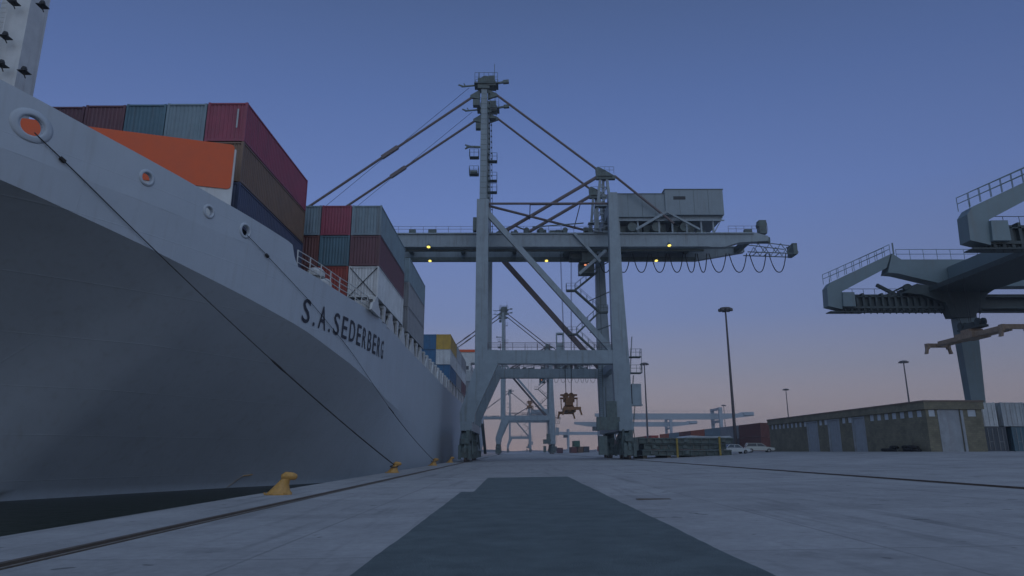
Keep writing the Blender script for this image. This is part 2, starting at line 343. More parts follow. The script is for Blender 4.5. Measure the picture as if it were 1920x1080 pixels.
# crease only at the knuckle, smooth elsewhere
for p in hull.data.polygons: p.use_smooth = True
me = hull.data
import bmesh
bm = bmesh.new(); bm.from_mesh(me); bmesh.ops.remove_doubles(bm, verts=bm.verts, dist=1e-4); bmesh.ops.recalc_face_normals(bm, faces=bm.faces)
for e in bm.edges:
    if len(e.link_faces) == 2:
        y = (e.verts[0].co.y+e.verts[1].co.y)/2+SHIP.y; z = (e.verts[0].co.z+e.verts[1].co.z)/2+SHIP.z
        if y < 66 and abs(z-lerp_pl(ZK, y)) < .12 and abs(e.verts[0].co.y-e.verts[1].co.y) > .3: e.smooth = False
        if e.calc_face_angle(0) > R(50): e.smooth = False
bm.to_mesh(me); bm.free()
# bulwark of the raised forecastle, a closed plate with the fairlead holes cut through
bs = [15.2+.45*i for i in range(int((39.3-15.2)/.45)+1)]+[39.5, 39.62, 39.75, 39.9, 40.2]
bw = MB(); rows = 7; T = .16
for side in (1, -1):
    vs = []
    for y in bs:
        z0 = lerp_pl(ZD, y); z1 = lerp_pl(ZT, y)
        for (off) in (0, T):
            for k in range(rows):
                x = xt(y)-off; z = z0+(z1-z0)*k/(rows-1); vs.append(((2*CX-x) if side < 0 else x, y, z))
    W = 2*rows; fs = []
    for j in range(len(bs)-1):
        for k in range(rows-1):
            fs.append((j*W+k, j*W+k+1, (j+1)*W+k+1, (j+1)*W+k)); fs.append((j*W+rows+k, (j+1)*W+rows+k, (j+1)*W+rows+k+1, j*W+rows+k+1))
        fs.append((j*W+rows-1, j*W+W-1, (j+1)*W+W-1, (j+1)*W+rows-1)); fs.append((j*W, (j+1)*W, (j+1)*W+rows, j*W+rows))
    for j in (0, len(bs)-1):
        for k in range(rows-1): fs.append((j*W+k, j*W+k+1, j*W+rows+k+1, j*W+rows+k))
    bw.add(vs, fs)
bul = bw.build('bulwark', M['hull'], ship)
for p in bul.data.polygons: p.use_smooth = True
bul.data.set_sharp_from_angle(angle=R(35))
cut = MB(); fl = []
for (y, z, r, big) in ((24.87, 14.45, .42, 1), (29.48, 14.12, .26, 0), (32.97, 13.72, .24, 0), (35.45, 13.5, .30, 0)):
    x = xt(y); nx = V((1, xt(y-.5)-xt(y+.5), 0)).normalized()
    if nx.x < 0: nx = -nx
    fl.append((V((x, y, z)), nx, r, big)); c0 = V((x, y, z))
    cut.lathe([(0.001, -1), (r, -1), (r, 1), (0.001, 1)], c0, nx, 24)
cuto = cut.build('cutter', M['hull'], ship)
md = bul.modifiers.new('b', 'BOOLEAN'); md.operation = 'DIFFERENCE'; md.object = cuto; md.solver = 'EXACT'
dg = bpy.context.evaluated_depsgraph_get(); nm = bpy.data.meshes.new_from_object(bul.evaluated_get(dg)); bul.modifiers.clear(); bul.data = nm
bpy.data.objects.remove(cuto)
for i, (c0, nx, r, big) in enumerate(fl):
    f_ = MB()
    if big: f_.lathe([(r, -.17), (r, .03), (r+.04, .075), (r+.10, .075), (r+.20, .04), (r+.30, .008), (r+.30, -.02), (r, -.17)], c0, nx, 32, 1.15)
    else: f_.lathe([(r, -.17), (r, .03), (r+.03, .07), (r+.09, .065), (r+.16, .01), (r+.16, -.02), (r, -.17)], c0, nx, 28)
    f_.build('fairlead', M['hull'], ship, smooth=True)
# deck, inside of the ship
d_ = MB(); dys = [y for y in st]
vs = []
for y in dys:
    x = xt(y)-.02; z = lerp_pl(ZD, y)-.12; vs += [(x, y, z), (2*CX-x, y, z)]
d_.add(vs, [(2*j, 2*j+1, 2*j+3, 2*j+2) for j in range(len(dys)-1)]); d_.build('deck', M['deck'], ship)
# name
NAME_Y0 = 41.15; u = NAME_Y0; NL = []
for ch in 'S.A.SEDERBERG': NL.append((ch, u, .24 if ch == '.' else (.98 if ch in 'AD' else .84))); u += NL[-1][2]+(.40 if ch != '.' else .42)
NAME_Y1 = u-.4
for ch, y0, wd_ in NL:
    tx = bpy.data.curves.new('t', 'FONT'); tx.body = ch; tx.size = 1; tx.resolution_u = 3; tx.offset = .008 if ch != '.' else 0
    to = bpy.data.objects.new('t', tx); col.objects.link(to); dg = bpy.context.evaluated_depsgraph_get()
    me = bpy.data.meshes.new_from_object(to.evaluated_get(dg)); bpy.data.objects.remove(to)
    bm = bmesh.new(); bm.from_mesh(me); bmesh.ops.remove_doubles(bm, verts=bm.verts, dist=1e-5)
    bmesh.ops.subdivide_edges(bm, edges=[e for e in bm.edges if e.calc_length() > .25], cuts=2); bmesh.ops.triangulate(bm, faces=bm.faces)
    a0 = min(v.co.x for v in bm.verts); a1 = max(v.co.x for v in bm.verts); b0_ = min(v.co.y for v in bm.verts); b1_ = max(v.co.y for v in bm.verts); hh = 1.55 if ch != '.' else .26
    for v in bm.verts:
        y = y0+wd_*(v.co.x-a0)/(a1-a0); z = 9.42-.42*(y-NAME_Y0)/(NAME_Y1-NAME_Y0)+(v.co.y-b0_)/(b1_-b0_)*hh
        zk, zd = lerp_pl(ZK, y), lerp_pl(ZD, y); x = xt(y)-.2+.2*max(0, (z-zk)/(zd-zk))
        v.co = V((x+.04, y, z))-SHIP
    bm.to_mesh(me); bm.free(); me.materials.clear(); me.materials.append(M['navy'])
    lo = bpy.data.objects.new('full_stop' if ch == '.' else 'name_letter', me); col.objects.link(lo); lo.parent = ship
# waterline mark
mk = MB()
for y0, z0, y1, z1 in ((35.75, -.05, 36.4, .45), (36.4, .45, 36.65, .42)):
    pass
def hx(y, z):
    s_ = section(y)
    if z >= s_[-1][2]: return xt(y)
    for (a_, b_) in zip(s_, s_[1:]):
        if a_[2] <= z <= b_[2]: return a_[0]+(b_[0]-a_[0])*(z-a_[2])/max(1e-6, b_[2]-a_[2])
    return s_[1][0]
for (pa, pb) in (((48.45, -.98), (48.95, -.2)), ((48.95, -.2), (49.6, -.12))):
    q = []
    for (y, z) in (pa, pb): q += [(hx(y, z)+.05, y-.07, z-.03), (hx(y, z)+.05, y+.07, z+.03)]
    mk.add(q, [(0, 1, 3, 2)])
mk.build('draught_mark', M['yellow'], ship)
# breakwater: swept plate with an orange band
bk = MB(); ob = MB(); P1 = V((-15.95, 35.2, 0)); P0 = V((-27, 31.6, 0)); dd = (P1-P0)
def bp(t, z, off=0):
    p = P0+dd*t; nrm = V((dd.y, -dd.x, 0)).normalized(); p = p+nrm*off; return (p.x, p.y, z)
def plate(mb, t0, t1, z0, z1, o0, o1, rad=.0):
    mb.add([bp(t0, z0, o0), bp(t1, z0, o0), bp(t1, z1, o0), bp(t0, z1, o0), bp(t0, z0, o1), bp(t1, z0, o1), bp(t1, z1, o1), bp(t0, z1, o1)],
           [(0, 1, 2, 3), (7, 6, 5, 4), (0, 4, 5, 1), (1, 5, 6, 2), (2, 6, 7, 3), (3, 7, 4, 0)])
TOP = 18.55; MIDZ = 15.85
plate(bk, 0, 1.0, 12.7, TOP-.25, -.25, 0)
bk.build('breakwater', M['white'], ship)
# orange band with rounded outer corners
t1 = .992; poly = [(0, MIDZ)]; rr = .22; Lh = dd.length
for k in range(7): a_ = -pi/2+k*pi/12; poly.append((t1-rr/Lh+rr/Lh*cos(a_), MIDZ+rr+rr*sin(a_)))
for k in range(7): a_ = k*pi/12; poly.append((t1-rr/Lh+rr/Lh*cos(a_), TOP-rr+rr*sin(a_)))
poly.append((0, TOP)); n = len(poly)
ob.add([bp(t, z, .06) for t, z in poly]+[bp(t, z, .003) for t, z in poly], [tuple(range(n)), tuple(range(2*n-1, n-1, -1))]+[(i, n+i, n+(i+1)%n, (i+1)%n) for i in range(n)])
tag(ob.build('painted_band', M['orange'], ship), 'orange painted band across the breakwater')
# foremast
fm = MB(); fm.bar((-27.45, 32.5, 12.6), (-27.45, 32.5, 36), 1.75, 1.4, 1.5, 1.3); mast = fm.build('foremast', M['white'], ship)
for (dx, z) in ((-.62, 23.0), (-.5, 21.3), (.75, 20.9), (-.55, 25.1), (1.05, 24.9)):
    b_ = MB(); x = -26.6+dx; y = 31.5
    b_.box(x-.22, x+.22, y-.4, y+.1, z, z+.04); b_.lathe([(.01, .04), (.12, .06), (.15, .16), (.1, .3), (.01, .33)], (x, y-.2, z), (0, 0, 1), 10); b_.bar((x, y, z-.25), (x, y-.25, z), .04)
    b_.build('lamp_bracket', M['dark'], mast)
ld_ = MB()
for k in (-.22, .22): ld_.tube([(-27.9+k, 31.6, 12.8), (-27.9+k, 31.6, 36)], .03, 4)
for k in range(75): ld_.tube([(-28.12, 31.6, 13+k*.3), (-27.68, 31.6, 13+k*.3)], .02, 4)
ld_.build('ladder', M['white'], mast)
# railing along the side deck
rl = MB(); ys = [40.3+1.35*i for i in range(13)]
pr = [(xt(y)-.15, y, lerp_pl(ZD, y)-.1) for y in ys]
for a_, b_ in zip(pr, pr[1:]):
    a_ = V(a_); b_ = V(b_); rl.tube([a_, a_+V((0, 0, 1.25))], .045, 6)
    for z in (1.22, .85, .45): rl.tube([a_+V((0, 0, z)), b_+V((0, 0, z))], .032, 5)
rl.build('railing', M['white'], ship)
for i, (y, xo) in enumerate(((42.3, -2.0), (44.6, -1.3), (47.5, -2.2))):
    v_ = MB(); x = xt(y)+xo; z = 12.2; v_.lathe([(.32, 0), (.32, 1.0), (.62, 1.02), (.62, 1.35), (.4, 1.6), (.01, 1.66)], (x, y, z), (0, 0, 1), 16)
    v_.build('vent_cowl', M['white'], ship, smooth=False)
wn = MB(); wn.box(-16.6, -15.0, 40.8, 42.2, 12.5, 13.0); wn.lathe([(.01, 0), (.6, 0), (.6, .1), (.35, .1), (.35, 1.2), (.6, 1.2), (.6, 1.3), (.01, 1.3)], (-16.4, 41.5, 13.5), (1, 0, 0), 16)
wn.build('winch', M['deck'], ship, smooth=False)
# hatch coaming under the stacks + container pedestals at the deck edge
ZB = lambda y: lerp_pl([(36, 13.7), (50, 13.45), (66, 13.35), (140, 13.2)], y)
co_ = MB(); co_.box(-42, -13.6, 51.6, 215, 10.8, 13.05); co_.box(-38, -17.3, 36.8, 50.4, 11.9, 13.3); co_.build('hatch_coaming', M['deck'], ship)
tt = thing
k = 0; y = 51.9
while y < 148:
    z0 = lerp_pl(ZD, y)-.1; zt = ZB(y)-.25; x = -11.05; w0 = 1.75 if k % 2 == 0 else .42
    p = MB(); p.prism([(y-w0, z0), (y+w0, z0), (y+w0*.8, z0+.6), (y+min(w0, .7), zt-.25), (y+min(w0, .7), zt), (y-min(w0, .7), zt), (y-min(w0, .7), zt-.25), (y-w0*.8, z0+.6)], x-.12, x+.06, 'x')
    p.box(x-2.4, x, y-.12, y+.12, z0+.3, zt); p.box(x-.5, x+.07, y-.5, y+.5, zt, zt+.22)
    p.build('container_pedestal', M['white'], ship); y += 3.35 if k % 2 == 0 else 3.1; k += 1
# accommodation block aft and funnel
sb = MB(); sb.box(-42.5, -12.3, 186, 201, 11.2, 25.6); sb.box(-43.2, -11.2, 186.5, 192, 25.6, 28.6); sup = sb.build('superstructure', M['white'], ship)
sw = MB(); sw.box(-43.2, -11.2, 186.3, 192.2, 28.6, 29.3); sw.build('roof_band', M['orange'], sup)
for r in range(5):
    for i in range(12): wv = MB(); wv.box(-40+i*2.4, -39.2+i*2.4, 185.94, 185.998, 12.8+r*2.7, 13.8+r*2.7); wv.build('window', M['glass'], sup)
    for y in (188, 191, 195, 198): wv = MB(); wv.box(-12.298, -12.26, y, y+1, 12.8+r*2.7, 13.8+r*2.7); wv.build('window', M['glass'], sup)
fu = MB(); fu.bar((-30, 196, 25.6), (-30, 196, 33), 5, 7, 4.4, 6); fu.build('funnel', M['white'], sup); fb = MB(); fb.bar((-30, 196, 33), (-30, 196, 34.5), 4.5, 6.1); fb.build('funnel_top', M['orange'], sup)
# crane post on deck between the stacks, seen as a small mast with an orange top
mp = MB(); mp.tube([(-12.6, 158, 11), (-12.6, 158, 22)], .3, 8); mp.box(-14.5, -12.0, 157, 159, 19.2, 21.0); mp.tube([(-14.5, 158, 22.3), (-10, 158, 22.3)], .06, 5); mp.tube([(-12.7, 158, 21), (-12.7, 158, 23)], .06, 5); pm = mp.build('signal_mast', M['white'], ship)
mp = MB(); mp.box(-13.1, -12.3, 157.5, 158.5, 21.0, 21.9); mp.build('masthead_box', M['orange'], pm)

# stern gangway
gw = MB(); gw.bar((-9.75, 205, 9.5), (-9.75, 228, .7), .9, .25); gw.rail((-9.4, 205, 9.6), (-9.4, 228, .8), 1.0, 3, .05); gw.rail((-10.1, 205, 9.6), (-10.1, 228, .8), 1.0, 3, .05)
tag(gw.build('gangway', M['crane_dk']), 'dark sloping gangway against the white stern of the ship', 'gangway')

# ================================================================== CONTAINERS
def corr(a0, a1, pitch=.28, dep=.036):
    n = max(1, round((a1-a0)/pitch)); p = (a1-a0)/n; out = []
    for i in range(n):
        t = a0+i*p; out += [(t, 0), (t+p*.25, 0), (t+p*.45, dep), (t+p*.75, dep), ]
        out.append((t+p*.95, 0))
    out.append((a1, 0)); return out
CW, CL, CH = 2.438, 12.19, 2.591
def container_proto(L_, doors):
    e = bpy.data.objects.new('shipping_container', None); e.empty_display_size = .4
    h = CW/2; b = MB()
    for sx in (-1, 1):                                   # side walls
        c_ = corr(.12, L_-.12); vs = []
        for t, d in c_: vs += [(sx*(h-.03-d), t, .16), (sx*(h-.03-d), t, CH-.12)]
        b.add(vs, [(2*i, 2*i+1, 2*i+3, 2*i+2) for i in range(len(c_)-1)])
    ends = ([1] if doors else [0, 1])
    for en in ends:
        c_ = corr(-h+.12, h-.12, .25); vs = []
        for t, d in c_: yy = (.04+d) if en == 0 else L_-.04-d; vs += [(t, yy, .16), (t, yy, CH-.12)]
        b.add(vs, [(2*i, 2*i+1, 2*i+3, 2*i+2) for i in range(len(c_)-1)])
    b.box(-h+.05, h-.05, .06, L_-.06, CH-.06, CH-.03); b.box(-h+.05, h-.05, .06, L_-.06, .1, .14)
    me_b = b.build('body', CM['grey'])
    f = MB()
    for sx in (-1, 1):
        for yy in (0, L_-.15): f.box(sx*h-(.15 if sx > 0 else 0), sx*h+(.15 if sx < 0 else 0), yy, yy+.15, .0, CH)
        f.box(sx*h-(.06 if sx > 0 else 0), sx*h+(.06 if sx < 0 else 0), .15, L_-.15, CH-.12, CH-.03); f.box(sx*h-(.06 if sx > 0 else 0), sx*h+(.06 if sx < 0 else 0), .15, L_-.15, .02, .17)
    for yy in (.0, L_-.07): f.box(-h+.15, h-.15, yy, yy+.07, CH-.13, CH-.03); f.box(-h+.15, h-.15, yy, yy+.07, .02, .17)
    me_f = f.build('frame', CM['grey'])
    parts = [me_b, me_f]
    if doors:
        for sx in (-1, 1):
            d = MB(); a0, a1 = (-h+.16, -.01) if sx < 0 else (.01, h-.16)
            d.box(a0, a1, .03, .08, .18, CH-.14)
            for z in (.35, .95, 1.55, 2.1): d.box(a0+.08, a1-.08, .015, .03, z, z+.28)
            dm = d.build('door', CM['grey']); rb = MB()
            for t in (.3, .75): xx = a0+(a1-a0)*t; rb.tube([(xx, -.01, .1), (xx, -.01, CH-.1)], .022, 6)
            rb.bar((a0+.3, -.02, 1.0), (a1-.25, -.02, 1.0), .03); r0 = rb.build('lock_rods', M['chrome']); r0.parent = dm; parts.append(dm)
    for p in parts:
        p.parent = e
        if p.data.materials: p.material_slots[0].link = 'OBJECT'
    return e
protoA = container_proto(CL, False); protoB = container_proto(CL, True)
def put(proto, x, y, z, colour, label, group, rot=0):
    e = proto.copy(); e.name = 'shipping_container'; col.objects.link(e); e.location = (x, y, z); e.rotation_euler = (0, 0, rot); tag(e, label, 'container', group)
    for p in proto.children:
        c_ = p.copy(); col.objects.link(c_); c_.parent = e; c_.material_slots[0].link = 'OBJECT'; c_.material_slots[0].material = CM[colour]
        for q in p.children: d = q.copy(); col.objects.link(d); d.parent = c_
    return e
TN = ['bottom', 'middle', 'top']
def bay(xr, y, zb, cols, where, ncol_names, dh=None, pitch=2.5):
    # cols: list over columns from the quay side, each a list of colours bottom -> top
    for ci, stack in enumerate(cols):
        for t, colr in enumerate(stack):
            if not colr: continue
            z = zb+t*(CH+.02)-(dh[ci] if dh else 0); tier = TN[t+3-len(stack)] if len(stack) <= 3 else str(t)
            put(protoA, xr-CW/2-ci*pitch, y, z, colr, f'{colr} container, {tier} tier, {ncol_names[ci]} row of the {where}', 'containers stacked on the ship')
RN = ['outermost', 'second', 'third', 'fourth', 'fifth']
bay(-16.35, 37.0, 14.5, [['dark blue', 'brown', 'red'], ['grey', 'maroon', 'grey-blue'], ['teal', 'grey', 'teal'], ['maroon', 'rust red', 'maroon'], ['brown', 'grey', 'dark maroon']],
    'bay behind the orange breakwater', RN, dh=[0, .06, .1, .16, .24])
bay(-10.95, 51.9, 13.45, [['white', 'maroon', 'grey-blue'], ['scarlet', 'teal', 'red'], ['rust red', 'rust red', 'grey-blue'], ['grey', 'brown', 'teal']],
    'tall bay behind the bow bay', RN)
bay(-10.95, 67.2, 13.4, [['grey', 'grey', 'grey-blue'], ['maroon', 'teal', 'brown']], 'bay just aft of the crossed lashing rods', RN)
bay(-10.95, 113.0, 13.2, [['blue', 'white', 'yellow'], ['blue', 'blue', 'blue']], 'bay topped by the yellow container', RN)
bay(-10.95, 125.6, 13.2, [['grey', 'white', 'pale grey'], ['teal', 'grey', 'teal']], 'first bay aft of the yellow container', RN)
bay(-10.95, 138.3, 13.2, [['maroon', 'white', 'grey'], ['red', 'grey', 'brown']], 'second bay aft of the yellow container', RN)
bay(-10.95, 166.0, 13.2, [['teal', 'grey', 'pale grey']], 'bay in front of the white superstructure', RN)
for o in list(col.objects):
    if o.get('label') == 'red container, top tier, outermost row of the bay behind the orange breakwater':
        q = MB(); x, y, z = o.location; q.box(x+.62, x+.72, y-.012, y-.002, z+.9, z+2.15); q.build('marking_strip', CM['pale grey'], o)
# lashing rods across the white container
for sx in (-1, 1):
    l_ = MB(); l_.tube([(-12.17-sx*1.1, 51.85, 13.5), (-12.17+sx*1.1, 51.85, 15.9)], .035, 6)
    tag(l_.build('lashing_rod', M['dark']), 'lashing rod crossed over the white container end, leaning '+('right' if sx > 0 else 'left'), 'lashing rod', 'lashing rods')

# ================================================================== SHIP-TO-SHORE CRANE
CR = V((4.6, 109, 0))
crane = thing('quay_crane', CR, 'nearest and largest grey ship-to-shore crane, straddling the quay rails beside the ship', 'crane', 'ship-to-shore cranes along the quay')
A, D, S_ = M['crane'], M['crane_dk'], M['stay']
YN, YF = 100., 118.
def nm_build(mb, name, m, par=crane, **k): return mb.build(name, m, par, **k)
for yc in (YN, YF):
    l = MB(); l.prism([(-5.95, 40.3), (-4.1, 40.3), (-4.1, 16.3), (-2.5, 16.22), (-2.5, 14.05), (-5.75, 6.9), (-5.9, 5.5), (-8.0, 5.5), (-8.05, 7.0), (-5.95, 13.6)], yc-.85, yc+.85)
    l.build('leg', A, crane)
    l = MB(); l.prism([(14.9, 41.4), (16.3, 41.4), (16.6, 27), (17.15, 14), (17.2, 7), (17.2, 5.6), (14.9, 5.6), (14.8, 7), (14.65, 14), (14.75, 27)], yc-.85, yc+.85)
    l.build('leg', A, crane)
    p = MB(); zt_ = 16.2 if yc == YN else 15.55; p.box(-2.498, 14.67, yc-.8, yc+.8, 14.2 if yc == YN else 14.0, zt_)
    pb = p.build('portal_beam', A, crane)
    r = MB(); r.rail((-4, yc-.7, zt_+.01), (14.6, yc-.7, zt_+.01), 1.15, 1.9, .03, 1); r.rail((-4, yc+.7, zt_+.01), (14.6, yc+.7, zt_+.01), 1.15, 1.9, .03, 1); r.build('railing', S_, pb)
    dsy = yc
    d = MB(); d.bar((-4.6, dsy, 38.6), (15.2, dsy, 15.6), .85, .85); d.build('diagonal_brace', A if yc == YN else S_, crane)
# sill beams along the rails with bogies below
for x, w_ in ((-6.95, 1.7), (16.05, 2.1)):
    s = MB(); s.box(x-w_/2, x+w_/2, 97.6, 120.4, 4.35, 5.62); s.build('sill_beam', A, crane)
    for yc in (YN, YF):
        e = MB(); z0 = gz(x)
        e.prism([(yc-4.2, 3.2+z0), (yc-1.4, 4.3), (yc+1.4, 4.3), (yc+4.2, 3.2+z0), (yc+4.2, 2.5+z0), (yc+1.2, 3.0+z0), (yc-1.2, 3.0+z0), (yc-4.2, 2.5+z0)], x-.55, x+.55, 'x')
        for o_ in (-2.5, 2.5):
            e.prism([(yc+o_-1.9, 1.9+z0), (yc+o_-.4, 2.75+z0), (yc+o_+.4, 2.75+z0), (yc+o_+1.9, 1.9+z0), (yc+o_+1.9, 1.3+z0), (yc+o_-1.9, 1.3+z0)], x-.42, x+.42, 'x')
            for q in (-1.2, 1.2):
                e.box(x-.62, x+.62, yc+o_+q-.95, yc+o_+q+.95, .62+z0, 1.34+z0); e.box(x+.62, x+1.0, yc+o_+q-.4, yc+o_+q+.35, .5+z0, 1.6+z0); e.box(x-.95, x-.62, yc+o_+q-.3, yc+o_+q+.3, .7+z0, 1.5+z0)
                e.tube([(x-.8, yc+o_+q, 1.5+z0), (x-.6, yc+o_+q-.1, 2.6+z0)], .06, 5)
        e.box(x-.9, x-.5, yc-4.9, yc-4.5, .4+z0, 2.3+z0); e.box(x+.45, x+.85, yc-4.95, yc-4.5, .4+z0, 2.2+z0); e.bar((x, yc-4.6, 1.2+z0), (x, yc-3.6, 2.9+z0), .3)
        e.box(x-.75, x-.3, yc-1.2, yc-.86, 1.0+z0, 4.2); e.box(x+.1, x+.6, yc-3.9, yc-3.4, 2.2+z0, 4.4)
        bg_ = e.build('bogie_frame', D, crane)
        for o_ in (-2.5, 2.5):
            for q in (-1.2, 1.2):
                for q2 in (-.45, .45):
                    wv = MB(); wv.lathe([(.01, -.12), (.40, -.12), (.40, .12), (.01, .12)], (x, yc+o_+q+q2, .45+z0), (1, 0, 0), 14); wv.build('wheel', M['steel'], bg_)
bx = MB(); bx.box(13.4, 14.89, 98.6, 99.6, 5.7, 8.6); bx.box(11.9, 15.2, 98.2, 99.0, 4.5, 6.3); bx.box(16.2, 17.6, 97.3, 98.3, 2.2, 3.4); bx.box(11.95, 13.1, 96.9, 97.9, 1.0, 3.6); bx.build('electric_cabinet', D, crane)
bx = MB(); bx.box(17.35, 18.7, 99.3, 100.7, 8.2, 11.2); bx.box(17.2, 18.8, 99.2, 100.8, 8.0, 8.2); bx.build('cable_reel_box', A, crane)
for yc in (YN, YF):
    for x in (-6.95, 16.05):
        z0 = gz(x); hs_ = MB(); random.seed(int(yc+x))
        for i in range(9):
            dx = random.choice((-1.05, -.85, .9, 1.1)); yy = yc-4.6+random.random()*5; a = random.uniform(.6, 1.6)+z0; hs_.tube([(x+dx, yy, a), (x+dx*.9, yy+random.uniform(-.5, .6), a+random.uniform(.8, 1.9)), (x+dx*.7, yy+random.uniform(-.4, .8), 4.5)], random.uniform(.04, .09), 5)
            if i % 3 == 0: hs_.box(x+dx-.22, x+dx+.22, yy-.3, yy+.2, a, a+random.uniform(.4, .9))
        hs_.build('brake_piping', D, crane)
ex = MB()
for z0, z1 in ((8.2, 12.6), (13, 18.5), (4, 8)):
    ex.bar((17.3, 99.6, z0), (17.9, 100.4, z1), .06); ex.bar((17.3, 100.3, z0), (17.9, 101, z1), .06)
    for k_ in range(int((z1-z0)/.35)): t = k_*.35/(z1-z0); ex.tube([(17.3+.6*t, 99.6+.8*t, z0+k_*.35), (17.3+.6*t, 100.3+.7*t, z0+k_*.35)], .03, 4)
for z in (12.8, 15.2): ex.box(17.2, 19.0, 99.3, 101, z, z+.1); ex.rail((17.3, 99.3, z+.1), (19, 99.3, z+.1), 1.1, .8); ex.rail((19, 99.3, z+.1), (19, 101, z+.1), 1.1, .8)
ex.tube([(18.9, 99.4, 12.9), (19.0, 99.4, 15.2)], .04, 5)
ex.build('access_ladder', D, crane)
bt = MB(); bt.box(6.3, 7.4, 99.4, 100.6, 16.21, 17.3); bt.box(6.3, 7.4, 99.4, 100.6, 18.7, 18.9)
for x, y in ((6.36, 99.46), (7.34, 99.46), (6.36, 100.54), (7.34, 100.54)): bt.box(x-.07, x+.07, y-.07, y+.07, 17.3, 18.7)
bt.build('checker_booth', A, crane)
# cross beams between the two frames
for x, z0, z1 in ((-5.0, 38.0, 39.6), (15.6, 38.2, 40.0)):
    c_ = MB(); c_.box(x-.7, x+.7, YN+.86, YF-.86, z0, z1); c_.build('cross_beam', A, crane)
for x in (-5.0, 15.9):
    c_ = MB(); c_.box(x-.6, x+.6, YN+.86, YF-.86, 14.25, 15.5); c_.build('cross_beam', A, crane)
# hangers from cross beams to girders
hg = MB()
for x in (-5.0, 15.6):
    for y in (105.7, 112.6): hg.box(x-.5, x+.5, y-.3, y+.3, 36.6, 38.1)
hg.build('girder_hanger', D, crane)
# girders
for y0 in (105.0, 112.6):
    gr = MB(); gr.prism([(-44, 36.3), (-44, 34.8), (-42, 34.1)]+([(34.5, 34.15), (37, 34.9), (41.9, 35.2), (41.9, 36.0), (40, 36.6)] if y0 < 110 else [(32, 34.1), (40.5, 35.6), (40.5, 36.6)])+[(-42, 36.6)], y0, y0+1.25)
    gr.box(-42, 32, y0-.22, y0-.002, 34.15, 34.32); gr.box(-42, 39.5, y0-.3, y0-.002, 36.35, 36.55)
    go = gr.build('boom_girder', A, crane)
    r = MB(); r.rail((-42, y0-.25, 36.56), (16, y0-.25, 36.56), 1.1, 2.1, .028, 1); r.rail((35.3, y0-.25, 36.56), (41.8, y0-.25, 36.56), 1.1, 1.2, .03, 1); r.build('railing', S_, go)
    rr_ = MB(); rr_.box(-42, 31.5, (y0+1.25 if y0 < 110 else y0-.5), (y0+1.65 if y0 < 110 else y0-.1), 33.85, 34.5); rr_.build('trolley_rail', D, go)
for x in (-42, -30, -18, -9, 0, 9, 19, 30, 39): tb = MB(); tb.box(x-.35, x+.35, 106.25, 112.6, 35.2, 36.3); tb.build('girder_tie', D, crane)
# clutter on the girder: sheaves, drums, walkway gear
ck = MB(); random.seed(11)
for i in range(46):
    x = random.uniform(-3.5, 14.5) if i < 36 else random.uniform(-30, -8); y = random.choice((105.5, 106.5, 112.5, 109)); w_ = random.uniform(.2, .8); hgt = random.uniform(.25, 1.1)
    ck.box(x-w_, x+w_, y-.3, y+.3, 36.58, 36.6+hgt)
for x in (2, 4.4, 8.4, 12.5): ck.tube([(x, 104.9, 37.1), (x, 106.2, 37.1)], .45, 10)
ck.bar((3, 105.3, 37.7), (11.5, 105.3, 38.4), .16); ck.bar((-3, 105.2, 36.7), (-.5, 105.2, 37.8), .2); ck.bar((0, 105.2, 37.9), (2.5, 105.2, 36.9), .2)
ck.build('hoist_gear', D, crane)
